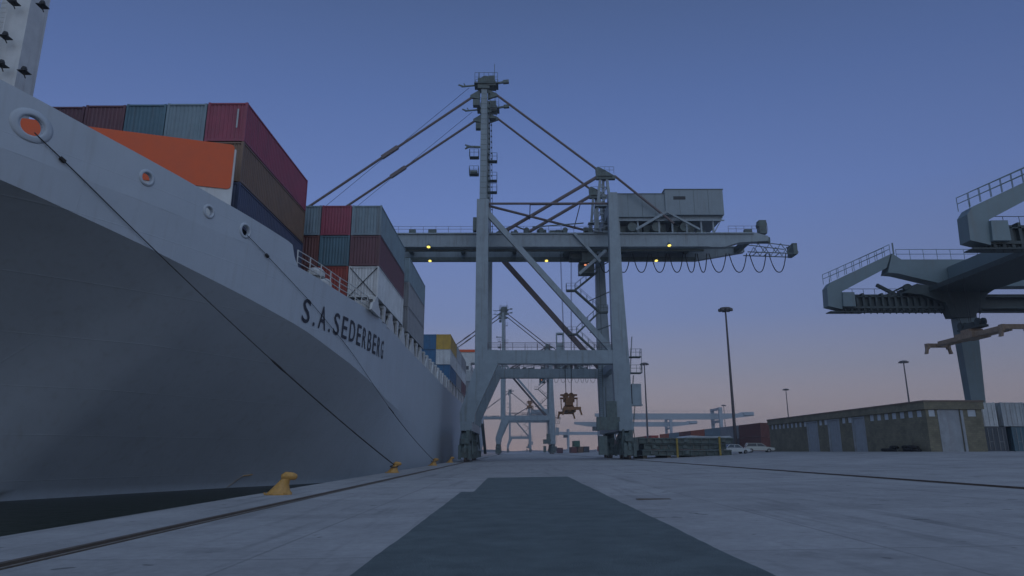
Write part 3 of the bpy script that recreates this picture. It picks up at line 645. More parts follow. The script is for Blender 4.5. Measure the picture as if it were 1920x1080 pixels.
# masts
for (yb, yt) in ((100.4, 103.2), (117.6, 111.6)):
    m_ = MB(); m_.bar((-5.0, yb, 40.2), (-5.15, yt, 62.6), 1.15, 1.1, .95, 1.0); mo = m_.build('mast', M['house'], crane)
    g_ = MB()
    for i in range(22):                                  # ladder rungs, cage and stiffeners give the mast its broken edge
        t = i/22; x = -5.0-.15*t; y = yb+(yt-yb)*t-.72; z = 40.6+22*t
        g_.box(x-.5, x+.5, y+.2, y+.24, z, z+.06); g_.box(x+.76, x+1.0, y+.3, y+.9, z+.3, z+.36)
    g_.tube([(-4.05, yb, 40.6), (-4.2, yt, 62.4)], .05, 5); g_.tube([(-4.35, yb-.6, 40.6), (-4.5, yt-.6, 62.4)], .05, 5)
    g_.build('mast_ladder', D, mo)
    h = MB(); z = 62.6; x = -5.15; y = yt
    h.box(x-1.1, x+.9, y-.9, y+.9, z-.9, z+1.0); h.box(x+.5, x+2.0, y-1.0, y+1.0, z-.4, z+.1); h.box(x+.7, x+1.8, y-.8, y+.8, z+.1, z+1.5); h.box(x-1.7, x+2.4, y-1.2, y+1.2, z-.1, z)
    h.lathe([(.01, -.3), (.9, -.3), (.9, .3), (.01, .3)], (x+.2, y-.3, z+.7), (0, 1, 0), 16); h.lathe([(.01, -.3), (.7, -.3), (.7, .3), (.01, .3)], (x+1.3, y-.5, z+.2), (0, 1, 0), 16)
    h.rail((x-1.6, y-1.1, z), (x+2.3, y-1.1, z), 1.9, .75, .035, 2); h.rail((x-1.6, y+1.1, z), (x+2.3, y+1.1, z), 1.9, .9, .035, 2)
    h.tube([(x+1.7, y, z+1), (x+1.75, y, z+4.2)], .05, 5); h.tube([(x-1.0, y, z+1), (x-1.0, y, z+2.6)], .05, 5)
    h.bar((x-1.0, y-.4, z-.1), (x-3.9, y-.6, z-.5), .22); h.bar((x-3.5, y-.6, z-.5), (x-4.4, y-.6, z-.15), .22); h.bar((x-3.2, y-.6, z-.45), (x-3.5, y-.6, z+.1), .15)
    h.bar((x+1.5, y-.4, z+.1), (x+3.3, y-.5, z+.4), .3); h.bar((x+3.2, y-.5, z+.4), (x+4.2, y-.5, z+.5), .55)
    h.prism([(x-.7, z-.8), (x-2.4, z-1.9), (x-2.4, z-2.3), (x-.7, z-2.6)], y-.25, y+.25); h.prism([(x+.6, z-.8), (x+2.2, z-1.6), (x+2.2, z-2.0), (x+.6, z-2.6)], y-.25, y+.25)
    h.box(x-1.9, x-.75, y-.5, y+.5, z-3.9, z-2.8)
    h.build('masthead', D, mo)
for z, sd in ((48.3, -1), (47.6, 1), (45.3, -1), (44.2, 1), (55.2, 1), (42.2, 1)):
    pl = MB(); x = -5.1+sd*1.5; y = 101.2; w_ = .75 if abs(z-55) > 1 else .55
    pl.box(x-w_, x+w_, y-.6, y+.6, z-.06, z)
    for sx in (-w_, w_): pl.rail((x+sx, y-.6, z), (x+sx, y+.6, z), 1.3, .6, .035, 1)
    pl.rail((x-w_, y-.6, z), (x+w_, y-.6, z), 1.3, .75, .035, 1); pl.build('service_platform', D, crane)
pl = MB(); pl.bar((-5.6, 100.8, 50.0), (-7.9, 100.8, 50.1), .28); pl.bar((-7.2, 100.8, 50.1), (-8.1, 100.8, 49.7), .2); pl.bar((-7.2, 100.8, 50.1), (-8.1, 100.8, 50.4), .2); pl.build('outrigger', D, crane)
pl = MB(); pl.box(-7.2, -6.0, 100.5, 101.2, 45.4, 45.8); pl.build('junction_box', D, crane)
pl = MB(); pl.box(-6.55, -5.98, 99.6, 100.6, 35.2, 37.4); pl.build('switch_cabinet', D, crane)
# landside towers
for (yt, X0) in ((104.0, 14.9), (112.6, 14.7)):
    t_ = MB(); xh = X0; zh = 46.2
    t_.bar((13.3, yt+.4, 36.6), (xh-.5, yt, zh), .42); t_.bar((16.4, yt+.4, 36.6), (xh+.5, yt, zh), .42); t_.bar((14.9, yt+1.4, 36.6), (xh, yt+.5, zh), .4)
    for i in range(6):
        a_ = i/6.2; b_ = (i+1)/6.2; xa = 13.3+(xh-.5-13.3)*a_; xb = 16.4+(xh+.5-16.4)*b_; t_.bar((xa, yt+.35, 36.6+9.6*a_), (xb, yt+.35, 36.6+9.6*b_), .16)
        xc = 16.4+(xh+.5-16.4)*a_; t_.bar((xa, yt+.35, 36.6+9.6*a_), (xc, yt+.35, 36.6+9.6*a_), .14)
    t_.box(xh-1.6, xh+1.5, yt-.5, yt+.8, 40.8, 40.95); t_.box(13.2, 13.9, yt, yt+.7, 37, 40.5)
    to_ = t_.build('landside_tower', A, crane)
    k_ = MB(); k_.prism([(xh-1.3, zh+1.3), (xh-.9, zh+1.6), (xh+.2, zh+1.0), (xh+2.1, zh-.2), (xh+1.9, zh-.6), (xh+.9, zh-.6), (xh-1.2, zh-.6)], yt-.35, yt+.35)
    k_.rail((xh-.6, yt-.5, zh+.2), (xh+1.7, yt-.5, zh+.2), 1.3, .8, .03, 1); k_.box(xh-1.0, xh+1.4, yt-.6, yt+.6, zh-.15, zh-.05)
    k_.build('tower_head', D, to_)
    # stays
    yy = 103.2 if yt < 110 else 111.6; gy = 105.3 if yt < 110 else 113.2
    for nm_, p, q, r in (('tie_stay', (-3.2, yy, 61.0), (xh-1.0, yt, zh+1.2), .21), ('back_stay', (xh+1.8, yt-.2, zh), (26.3, gy-.9, 38.0), .21),
                         ('strut', (xh-1.0, yt, zh-.1), (-1.6, gy-.2, 36.9), .3)):
        s = MB(); s.tube([p, q], r, 8); s.build(nm_, S_, crane)
    s = MB(); a_ = V((-7.0, yy, 60.6)); e_ = V((-40.5, gy, 36.9)); s.tube([a_, e_], .22, 8)
    for t in (.40, .44): c_ = a_.lerp(e_, t); s.bar(c_-(e_-a_).normalized()*.8, c_+(e_-a_).normalized()*.8, .6)
    so = s.build('forestay', S_, crane)
    s = MB(); s.tube([a_+V((-.8, 0, 1.6)), e_+V((4, 0, .1))], .035, 5); s.build('stay_rope', M['cable'], so)
# frame-top struts
s = MB(); s.tube([(-4.1, 100.2, 39.9), (14.9, 100.2, 39.9)], .2, 8); s.build('top_strut', S_, crane)
s = MB(); s.tube([(-4.1, 100.4, 39.6), (14.8, 111.5, 38.6)], .22, 8); s.build('top_strut', S_, crane)
s = MB()
for x0, x1, y in ((2.5, 2.5, 103), (10.5, 10.2, 107)): s.tube([(x0, 100.3, 39.8), (x1, y+1, 38.6)], .08, 5)
s.tube([(2.5, 100.3, 39.7), (9, 101, 40)], .06, 5); s.build('strut_hanger', S_, crane)
s = MB(); s.bar((20, 104.3, 36.9), (25.2, 104.3, 40.0), .4); s.bar((25.2, 104.3, 40.0), (30.5, 104.3, 36.9), .3); s.build('house_brace', A, crane)
for a_, b_ in (((14.0, 104.6, 31.5), (9.8, 104.6, 36.4)), ((10.5, 104.8, 29.5), (15.0, 104.8, 33.5))): s = MB(); s.bar(a_, b_, .45); s.build('haunch_brace', A, crane)
# machine house
hs = MB(); hs.box(16.9, 25.198, 105.2, 113.2, 39.45, 43.5); hs.box(25.2, 34.9, 104.9, 113.6, 39.7, 44.15)
ho = hs.build('machine_house', M['house'], crane)
v_ = MB()
for x in (19.0, 21.4, 23.6): v_.box(x-.02, x+.02, 105.17, 105.198, 39.5, 43.45)
for x in (27.6, 30.0, 32.4): v_.box(x-.02, x+.02, 104.87, 104.898, 39.75, 44.1)
v_.box(16.8, 25.198, 105.1, 113.3, 43.502, 43.6); v_.box(25.1, 35.0, 104.8, 113.7, 44.152, 44.27); v_.build('panel_seams', D, ho)
v_ = MB(); v_.box(26.6, 28.6, 104.84, 104.9, 42.4, 42.95); v_.build('louvre', M['dark'], ho)
v_ = MB(); v_.box(17.2, 34.8, 104.8, 104.95, 38.6, 38.8); v_.box(16.9, 25.2, 105.6, 112.8, 39.0, 39.449); v_.box(25.2, 34.5, 105.6, 113, 39.0, 39.699)
for x in (17.4, 20.5, 24.0, 26.2, 28.6, 31.0, 33.0): v_.box(x-.14, x+.14, 105.1, 105.4, 36.56, 39.0); v_.box(x-.14, x+.14, 112.8, 113.1, 36.56, 39.0)
v_.bar((33.1, 105.0, 36.7), (34.7, 105.0, 39.5), .15); v_.build('house_frame', A, ho)
v_ = MB(); random.seed(5)
for x in (18.5, 20.8, 22.6, 24.8, 27.3, 29.6, 31.5): v_.box(x-.8, x+.7, 107, 111.5, 36.6, 37.6+random.random()*1.3)
for x in (19.6, 23.6, 28.3): v_.lathe([(.01, -1), (.8, -1), (.8, 1), (.01, 1)], (x, 106.2, 37.7), (0, 1, 0), 16)
v_.build('winch_gear', D, ho)
e = MB(); e.lathe([(.01, -.6), (.75, -.6), (.75, .6), (.01, .6)], (41.3, 106, 38.2), (0, 1, 0), 16); e.box(40.7, 41.9, 105.3, 106.6, 36.6, 38.9); e.box(38.2, 39.4, 105.3, 106, 36.6, 37.3); e.box(39.9, 42.4, 105.6, 106.4, 35.1, 36.0)
e.build('end_sheave', D, crane)
bk = MB()
for y in (108.4, 110.6):
    bk.bar((39.5, y, 34.3), (47.8, y, 34.0), .14); bk.bar((40.5, y, 36.2), (46.6, y, 35.4), .12)
    for i in range(4): x = 40.5+i*1.9; bk.bar((x, y, 34.3), (x+.9, y, 35.8), .09); bk.bar((x+.9, y, 35.8), (x+1.9, y, 34.2), .09)
for x in (41, 43, 45, 47.6): bk.bar((x, 108.4, 34.2), (x, 110.6, 34.2), .1)
bk.box(47.2, 47.9, 108.2, 110.8, 33.9, 35.8); bk.build('cable_basket', D, crane)
xs = [14.0, 17.0, 20.0, 23.1, 26.2, 29.0, 31.1, 33.0, 36.4, 39.9, 43.2, 46.6]
for a_, b_ in zip(xs, xs[1:]):
    f_ = MB(); m = (a_+b_)/2; hw = (b_-a_)/2*.86; pts = []
    for k_ in range(13): u = -1+2*k_/12; pts.append((m+hw*u*(1-.12*(1-abs(u))), 109.4, 31.0+3.3*abs(u)**2.6))
    f_.tube(pts, .085, 6); f_.build('festoon_loop', M['cable'], crane)
# trolley and operator cab, flood lamps
t_ = MB(); t_.box(8.5, 14.2, 106.4, 112.4, 34.55, 35.1); t_.box(11.3, 13.8, 107, 109, 32.4, 34.5); t_.box(9.4, 11.4, 108.2, 111, 33.2, 34.5); t_.box(10.9, 14.2, 106.8, 107, 32.1, 32.3); to_ = t_.build('trolley', D, crane)
t_ = MB(); t_.box(11.0, 13.6, 109.4, 111.6, 30.9, 32.9); t_.box(11.1, 13.5, 109.2, 109.39, 31.3, 32.5); t_.build('operator_cab', D, to_)
fx = (('lampy', -14.1, 104.6, 34.2), ('lampy', -14.8, 112.2, 34.0), ('lampy', 5.6, 112.2, 34.0), ('lampy', 25.4, 104.6, 34.4), ('lampy', 24.8, 112.2, 34.0), ('lampr', 12.0, 108.8, 32.3), ('lampr', 12.6, 108.8, 32.6))
for (mm, x, y, z) in fx:
    r = .31 if mm == 'lampy' else .22
    f_ = MB(); f_.lathe([(.01, .55), (r*.6, .55), (r*1.1, .1), (r*1.1, 0), (r*.98, 0), (r*.98, .06)], (x, y, z-.15), (.0, .45, 1), 14); f_.bar((x, y+.15, z+.25), (x, y+.5, z+.4), .1)
    fo = f_.build('floodlight', D, crane)
    q = MB(); q.lathe([(.001, 0), (r*.7, .01), (r, .06), (.001, .08)], (x, y, z-.2), (.0, .45, 1), 14); q.build('lens', M[mm], fo)
# stairs between the landside legs
st_ = [((14.3, 31.6), (10.4, 28.4)), ((10.4, 28.3), (14.4, 24.6)), ((14.4, 24.5), (10.5, 20.8)), ((10.5, 20.7), (14.4, 17.0))]
for (a_, b_) in st_:
    s = MB(); y = 111.0
    for dy in (0, .9): s.bar((a_[0], y+dy, a_[1]), (b_[0], y+dy, b_[1]), .08, .25); s.rail((a_[0], y+dy, a_[1]), (b_[0], y+dy, b_[1]), 1.1, 1.3, .03, 0)
    n_ = 14
    for i in range(n_): t = (i+.5)/n_; x = a_[0]+(b_[0]-a_[0])*t; z = a_[1]+(b_[1]-a_[1])*t; s.box(x-.14, x+.14, y+.04, y+.86, z, z+.04)
    sx = 1 if b_[0] > 12 else -1; x0 = b_[0]; x1 = b_[0]+sx*1.5
    s.box(min(x0, x1), max(x0, x1), y-.1, y+1.0, b_[1]-.25, b_[1]-.0); s.rail((x0, y-.1, b_[1]), (x1, y-.1, b_[1]), 1.1, .75); s.rail((x1, y-.1, b_[1]), (x1, y+1, b_[1]), 1.1, .6)
    s.build('stair_flight', D, crane)
s = MB(); s.tube([(14.9, 113, 12), (14.9, 113, 33)], .05, 5); s.tube([(15.3, 113, 3), (15.3, 113, 12)], .05, 5)
for z in (21, 26.5, 31.5): s.bar((12.8, 111.5, z), (16, 103, z), .12)
for k_ in range(34): s.tube([(13.9, 110.6, 6+k_*.32), (14.5, 110.6, 6+k_*.32)], .03, 4)
s.tube([(13.9, 110.6, 5.6), (13.9, 110.6, 17)], .04, 4); s.tube([(14.5, 110.6, 5.6), (14.5, 110.6, 17)], .04, 4); s.build('tie_bar', D, crane)

# hanging spreader (its long side runs along the quay)
def spreader(name, o, label, cat, Lh=6.1, slim=False, ropes=None, m=None):
    m = m or M['spreader']; t = thing(name, o, label, cat, 'hanging spreaders'); x, y, z = o
    b = MB()
    for s_ in (-1, 1): b.box(x+s_*.55-.18, x+s_*.55+.18, y-Lh*.8, y+Lh*.8, z+.35, z+.8)
    b.box(x-1.0, x+1.0, y-1.4, y+1.4, z+.3, z+.95); b.box(x-.75, x+.75, y-.7, y+.7, z+.95, z+1.3); b.build('frame', m, t)
    for s_ in (-1, 1):
        e = MB(); e.box(x-1.22, x+1.22, y+s_*Lh-.2, y+s_*Lh+.2, z+.3, z+.75)
        e.box(x-.2, x+.2, y+s_*Lh*.8-(.2 if s_ > 0 else Lh*.2), y+s_*Lh*.8+(Lh*.2 if s_ > 0 else .2), z+.4, z+.7)
        for q in (-1, 1): e.box(x+q*1.22-.12, x+q*1.22+.12, y+s_*Lh-.3, y+s_*Lh+.3, z+.1, z+.75); e.prism([(x+q*1.15, z+.3), (x+q*1.35, z+.3), (x+q*1.55, z-.45), (x+q*1.3, z-.45)], y+s_*Lh-.2, y+s_*Lh+.2)
        e.build('end_beam', m, t)
    hb = MB()
    if slim:
        hb.box(x-.5, x+.5, y-2.0, y+1.6, z+1.302, z+1.55); hb.box(x-.35, x+.35, y-.9, y+.6, z+1.55, z+2.0)
        for q, w in ((-.3, -1.6), (.3, 1.2), (.3, -1.6), (-.3, 1.2)): hb.lathe([(.01, -.1), (.42, -.1), (.42, .1), (.01, .1)], (x+q, y+w, z+1.9), (1, 0, 0), 12)
        hb.build('headblock', M['rmg_dk'], t)
    else: hb.box(x-.6, x+.6, y-1.2, y+1.2, z+1.3, z+2.6); hb.box(x-.9, x+.9, y-.4, y+.4, z+1.9, z+2.4)
    for q in (() if slim else (-1, 1)): hb.bar((x+q*.5, y, z+2.3), (x+q*1.1, y, z+3.1), .16); hb.box(x+q*1.0-.35, x+q*1.0+.35, y-.3, y+.3, z+2.9, z+3.15); hb.bar((x+q*1.25, y-.5, z+.7), (x+q*1.3, y-.5, z+2.6), .14); hb.box(x+q*1.1-.3, x+q*1.1+.3, y-.6, y+.6, z+2.4, z+2.6)
    for q in (() if slim else (-.4, .4)): hb.lathe([(.01, -.12), (.42, -.12), (.42, .12), (.01, .12)], (x+q, y, z+3.0), (0, 1, 0), 14)
    if not slim: hb.build('headblock', m, t)
    r = MB()
    for q, w in ((-.45, -.8), (.45, .8), (-.4, .8), (.4, -.8)): r.tube([(x+q, y+w, z+(2.9 if not slim else 1.9)), (x+q*2.2, y+w*2, ropes)], .03, 4)
    r.build('hoist_rope', M['cable'], t); return t
sp0 = spreader('container_spreader', (8.75, 109, 7.3), 'yellowish spreader hanging on ropes inside the portal of the nearest crane', 'spreader', ropes=34.6)

def tree_copy(o, dloc, label):
    c_ = o.copy(); col.objects.link(c_); c_.location = o.location+V(dloc); c_['label'] = label
    for p in o.children:
        d = p.copy(); col.objects.link(d); d.parent = c_
        for q in p.children: e = q.copy(); col.objects.link(e); e.parent = d
    return c_
tree_copy(crane, (0, 188, 0), 'second ship-to-shore crane, seen small through the portal of the nearest one')
tree_copy(crane, (0, 600, 0), 'farthest tiny ship-to-shore crane on the horizon framed by the second crane')
tree_copy(sp0, (-2.2, 181, 12), 'tiny spreader hanging high in the second crane')

# ================================================================== YARD GANTRY CRANE
YC = V((69, 65, 1.45))
rmg = thing('yard_crane', YC, 'grey yard gantry crane reaching in from the right edge above the brick shed', 'crane', 'yard gantry cranes')
G2, K2 = M['rmg'], M['rmg_dk']
for yc in (52.0, 77.0):
    g_ = MB(); g_.prism([(44.9, 24.35), (45.9, 23.6), (101, 23.6), (104, 22.6), (104, 20.5), (51.5, 20.3), (45.2, 21.9), (44.1, 22.0)], yc-.8, yc+.8); go = g_.build('main_girder', G2, rmg)
    a_ = MB(); a_.prism([(44.85, 24.34), (37.3, 20.85), (36.8, 20.2), (36.7, 18.0), (38.3, 17.6), (38.5, 19.75), (44.1, 22.6)], yc-.65, yc+.65); a_.prism([(38.32, 17.9), (39.8, 17.9), (39.8, 19.6), (38.45, 19.6)], yc-.9, yc+.5); a_.build('end_bracket', G2, rmg)
    r = MB(); r.rail((37.2, yc-.6, 20.9), (44.8, yc-.6, 24.3), 1.2, 1.05, .035, 1); r.rail((45.5, yc-.6, 23.6), (103.5, yc-.6, 23.6), 1.3, 1.6, .035, 1); r.rail((36.9, yc-.6, 18.4), (37.2, yc-.6, 20.9), .5, 1, .03, 0); r.tube([(45.2, yc-.6, 24.3), (45.2, yc-.6, 25.7)], .1, 6)
    r.rail((37, yc+.6, 20.9), (44.8, yc+.6, 24.3), 1.2, 1.05, .035, 1); r.build('railing', G2, go)
    w_ = MB(); w_.box(38.4, 103, yc+.3, yc+1.4, 17.55, 19.6); w_.box(39, 52, yc-.05, yc+.299, 17.9, 19.3); wo = w_.build('runway_girder', K2, rmg)
    w_ = MB(); w_.box(38, 66, yc-.45, yc+.2, 17.75, 18.0); w_.box(36.9, 41, yc-.6, yc+.6, 17.3, 17.4); w_.box(38.2, 103, yc-.4, yc+.28, 19.1, 19.2)
    for i in range(22): x = 38.8+i*.75; w_.box(x-.12, x+.12, yc-.4, yc+.2, 17.5, 19.3+.3*(i % 3 == 0)); w_.tube([(x-.3, yc-.2, 17.7), (x, yc-.2, 17.2), (x+.3, yc-.2, 17.7)], .1, 5)
    w_.rail((38.5, yc-.4, 19.2), (49, yc-.4, 19.2), .9, 1.4, .03, 0); w_.build('cable_tray', K2, wo)
    h = MB(); h.prism([(47.2, 20.6), (48.5, 20.35), (56.8, 20.3), (55.2, 19.3), (53.6, 17.0), (53.4, 16.6), (50.7, 16.6), (50.2, 18.3), (47.6, 19.3), (45.6, 19.5)], yc-1.0, yc+.28); h.build('saddle', K2, rmg); h = MB(); h.prism([(88, 20.5), (94, 20.5), (92.5, 16.6), (89.5, 16.6)], yc-1.0, yc+.28); h.build('saddle', K2, rmg)
    for x in (52.7, 91):
        l = MB(); x1 = x-.35
        l.add([(x-1.15, yc-.6, 17), (x+1.15, yc-.6, 17), (x+1.15, yc+.6, 17), (x-1.15, yc+.6, 17), (x1-.65, yc-.5, 2.6), (x1+.65, yc-.5, 2.6), (x1+.65, yc+.5, 2.6), (x1-.65, yc+.5, 2.6)], [(0, 1, 2, 3), (7, 6, 5, 4), (0, 4, 5, 1), (1, 5, 6, 2), (2, 6, 7, 3), (3, 7, 4, 0)])
        l.build('leg', G2, rmg)
        b_ = MB(); b_.box(x1-2.4, x1+2.4, yc-.6, yc+.6, 2.0, 2.9)
        for q in (-1.6, 1.6): b_.lathe([(.01, -.2), (.45, -.2), (.45, .2), (.01, .2)], (x1+q, yc, 1.95), (0, 1, 0), 14)
        b_.build('bogie_frame', K2, rmg)
    gg = MB(); gg.bar((43.5, yc+.9, 20.9), (45.8, yc+.9, 19.6), .35); gg.box(46, 49, yc+.3, yc+1.2, 19.55, 20.2); gg.bar((44.6, yc+.8, 19.7), (46.5, yc+.8, 20.6), .2); gg.lathe([(.01, 0), (.5, 0), (.5, .4), (.01, .4)], (46.6, yc-.2, 20.3), (0, 1, 0), 12); gg.build('sheave_gear', K2, rmg)
for x in (52.0, 91): c_ = MB(); c_.box(x-.9, x+.9, 52.9, 76.1, 20.6, 22.6); c_.build('cross_beam', G2, rmg)
tr = MB(); tr.box(48.5, 55.5, 54.5, 77.2, 19.65, 20.2); tr.box(50, 54, 60, 71, 20.2, 20.55)
tr.build('trolley', K2, rmg)
far = thing('yard_gantry', (70, 300, 1.47), 'distant yard gantry, longest pale girder beyond the container wall beside the nearest quay crane', 'crane', 'distant yard gantries')
FG = mat('distant_gantry_paint', (.30, .34, .37), .5, var=.06)
gm = MB(); gm.prism([(35.5, 17.7), (35.5, 16.4), (44, 15.1), (92, 15.1), (105, 16.6), (105.5, 16.6), (105.5, 18.4), (100, 18.2), (99, 17.7)], 299.2, 300.8); gm.box(101, 105.3, 298.6, 299.19, 16.9, 18.0); go = gm.build('girder', FG, far)
r = MB(); r.rail((36, 299.3, 17.7), (99, 299.3, 17.7), 1.1, 2.5, .04, 0); r.build('railing', FG, go)
for x in (50, 89.2):
    for y in (294, 306):
        l = MB(); l.bar((x, y, 2.2), (x, y, 20.0), 1.0, 1.1, 1.5, 1.3); l.build('leg', FG, far); b_ = MB(); b_.box(x-2.6, x+2.6, y-.5, y+.5, 1.6, 2.5); b_.build('sill', FG, far)
    t_ = MB(); t_.box(x-.6, x+.6, 294.8, 305.2, 19.0, 19.9); t_.build('top_tie', FG, far)
    if x > 60: t_ = MB(); t_.box(x-.5, x+.5, 294.8, 305.2, 13.6, 14.6); t_.build('hanger_beam', FG, far)
t_ = MB(); t_.box(46, 50, 297.5, 302.5, 12.8, 15.0); t_.build('trolley', M['rmg_dk'], far)
tree_copy(far, (-1.5, 88, 0), 'farther yard gantry, shorter thin girder seen just beneath the longest distant girder')
tree_copy(far, (-4, 288, 0), 'farthest yard gantry, faint low girder seen inside the nearest crane portal')
spreader('container_spreader', (49.2, 71.0, 12.9), 'long tilted-looking spreader hanging at the right, in front of the yard crane leg', 'spreader', Lh=6.1, ropes=19.7, slim=True, m=mat('tan_spreader_paint', (.30, .215, .15), .55, var=.3, scale=3, streak=.5))

# ================================================================== BOLLARDS AND ROPES
def bollard_mesh():
    m = MB(); n = 16; rings = []
    path = [((-.06, 0), .0, .54, .42), ((-.06, 0), .05, .52, .40), ((-.04, 0), .12, .44, .35), ((.0, 0), .24, .345, .29), ((.06, 0), .36, .27, .245), ((.13, 0), .47, .215, .22), ((.19, 0), .56, .19, .205)]
    vs = []
    for (cx, cy), z, rx, ry in path:
        for k in range(n): a = 2*pi*k/n; vs.append((cx+rx*cos(a), cy+ry*sin(a), z))
    fs = [(i*n+k, i*n+(k+1)%n, (i+1)*n+(k+1)%n, (i+1)*n+k) for i in range(len(path)-1) for k in range(n)]; m.add(vs, fs)
    m.tube([(.02, 0, .50), (.06, 0, .60), (.18, 0, .645), (.34, 0, .65), (.50, 0, .635), (.60, 0, .61), (.64, 0, .59)], [.05, .13, .16, .145, .13, .10, .03], 14)
    return m
BO = [(-8.45, 24.8, 'near yellow horned bollard standing closest on the quay edge'), (-8.75, 49.3, 'yellow bollard holding the long bow mooring line'),
      (-8.8, 73.8, 'yellow bollard holding the thinner second mooring line'), (-8.8, 93, 'small yellow bollard right beside the foot of the nearest crane')]
b0 = None
for x, y, lab in BO:
    if b0 is None:
        mb = bollard_mesh(); mb.v = [(px*.86+x+.1, py*.86+y, pz*.98) for px, py, pz in mb.v]
        e = thing('bollard', (x, y, 0), lab, 'bollard', 'yellow bollards'); mb.build('casting', M['yellow'], e, smooth=True)
        bb = MB(); bb.lathe([(.01, .0), (.50, .0), (.50, .04), (.01, .045)], (x, y, 0), (0, 0, 1), 8)
        for k in range(6): a = pi/3*k+.3; bb.lathe([(.04, .04), (.04, .07), (.01, .08)], (x+.45*cos(a), y+.45*sin(a), 0), (0, 0, 1), 6)
        bb.build('base_plate', M['yellow'], e); b0 = e
    else: tree_copy(b0, (x-b0.location.x, y-b0.location.y, 0), lab)
def hug(a, dz=0):                                        # a line pressed against the plating follows it
    a = V(a); a.z -= dz
    if 18 < a.y < 66: a.x = max(a.x, hx(a.y, a.z)+.09)
    return a
def rope(p, q, sag, r0, lab, splice=None):
    p = V(p); q = V(q); m = MB(); n_ = 60
    pts = [p.lerp(q, i/n_)-V((0, 0, sag*4*(i/n_)*(1-i/n_))) for i in range(n_+1)]
    for it in range(250):                                # pull the line taut over the plating
        for i in range(1, n_): pts[i] = pts[i]*.3+(pts[i-1]+pts[i+1])*.35+V((0, 0, -sag*8/n_**2*.7))
        if it % 4 == 3: pts = [pts[0]]+[hug(a) for a in pts[1:-1]]+[pts[-1]]
    rs = [r0 if (splice is None or i/n_ < splice) else r0*1.7 for i in range(n_+1)]
    at_ = lambda t: pts[int(t*n_)].lerp(pts[min(n_, int(t*n_)+1)], t*n_-int(t*n_))
    m.tube(pts, rs, 7); e = thing('mooring_line', q, lab, 'rope', 'mooring lines'); m.build('line', M['rope'], e)
    k = MB()
    k.tube([q+V((.28*cos(a), .28*sin(a), -.1+.05*sin(a))) for a in [2*pi*i/16 for i in range(17)]], r0*1.6, 6, False); k.build('eye_loop', M['rope'], e)
    if splice:
        a = at_(splice); d = (q-p).normalized(); s = MB(); s.tube([a-d*.7, a-d*.3, a+d*.3, a+d*.9], [r0, r0*2.6, r0*2.8, r0*1.7], 8); s.build('splice', M['rope'], e)
        b = at_(.045); s = MB(); s.tube([b-d*.12, b+d*.12], .09, 8); s.build('shackle', M['rope'], e)
    return e
c0, nx, r, _ = fl[0]; rope(c0-V((-.12, -.05, .28)), (-8.62, 49.3, .55), .35, .024, 'long mooring line from the big bow fairlead down to a bollard, thicker after its splice', .545)
c0, nx, r, _ = fl[3]; rope(c0-V((-.10, -.05, .24)), (-8.68, 73.8, .55), .5, .016, 'thin mooring line from the smaller fairlead crossing under the ship name', .6)

# ================================================================== LAMP MASTS
def lamp(x, y, h, lab, first=[None]):
    if first[0] is None:
        z = gz(x); e = thing('lamp_mast', (x, y, z), lab, 'lamp mast', 'high-mast lamps')
        m = MB(); m.tube([(x, y, z), (x, y, z+h)], [.36, .17], 10); m.build('mast', M['mast'], e)
        hd = MB(); hd.lathe([(.3, -.3), (1.15, -.15), (1.25, .1), (1.1, .35), (.35, .5), (.3, .1), (.3, -.3)], (x, y, z+h-.3), (0, 0, 1), 16)
        ho_ = hd.build('lamp_ring', M['mast'], e); ll = MB()
        for k in range(8): a = pi/4*k; cx, cy = x+1.2*cos(a), y+1.2*sin(a); ll.box(cx-.28, cx+.28, cy-.28, cy+.28, z+h-.62, z+h-.2)
        ll.build('lamp_heads', M['mast'], ho_); first[0] = e
    else:
        o = first[0]; z = gz(x); tree_copy(o, (x-o.location.x, y-o.location.y, z-o.location.z), lab)
lamp(44.2, 137, 29.2, 'tallest high lamp mast, rising from behind the white cars')
lamp(44.2, 227, 29, 'slender lamp mast just to the right of the nearest quay crane leg')
lamp(129.5, 222, 29, 'lamp mast rising behind the middle of the brick shed roof')
lamp(131, 325, 29, 'lamp mast rising above the far left corner of the brick shed')
lamp(136, 440, 29, 'tiny lamp mast head above the longest distant girder')
lamp(44.2, 322, 29, 'distant slender lamp mast half hidden by the nearest quay crane foot')

# ================================================================== BRICK SHED
bz = 1.4; SX0, SX1, SY0, SY1 = 43.3, 49.2, 71.5, 116
sh = thing('brick_shed', (46, 94, bz), 'long low tan brick shed with pale doors and a row of small high windows', 'building')
HT = 5.25
def holes_wall(mb, length_ax, const, rng_, openings, z0, z1, th):   # wall of boxes around the openings
    a = rng_[0]
    for (o0, o1, w0, w1) in sorted(openings):
        seg(mb, length_ax, const, a, o0, z0, z1, th)
        if w0 > z0: seg(mb, length_ax, const, o0, o1, z0, w0, th)
        if w1 < z1: seg(mb, length_ax, const, o0, o1, w1, z1, th)
        a = o1
    seg(mb, length_ax, const, a, rng_[1], z0, z1, th)
def seg(mb, ax, c0, a, b, z0, z1, th):
    if b-a < 1e-4: return
    if ax == 'y': mb.box(c0, c0+th, a, b, z0, z1)
    else: mb.box(a, b, c0, c0+th, z0, z1)
doorsY = []; winY = []
ztop = bz+HT-.85; wz0, wz1 = ztop-.75, ztop-.05
for d0, d1 in ((84.2, 87.4), (90.8, 94.2), (97.4, 101.0)): doorsY.append((d0, d1, bz, ztop-.1))
y = 72.3
while y < 115:
    if not any(a-.25 < y+.95 and b+.1 > y for a, b, *_ in doorsY): winY.append((y, y+.95, wz0, wz1)); y += 1.62
    else: y += .3
wl = MB(); holes_wall(wl, 'y', SX0, (SY0, SY1), doorsY+winY, bz-.3, ztop+.002, .3)
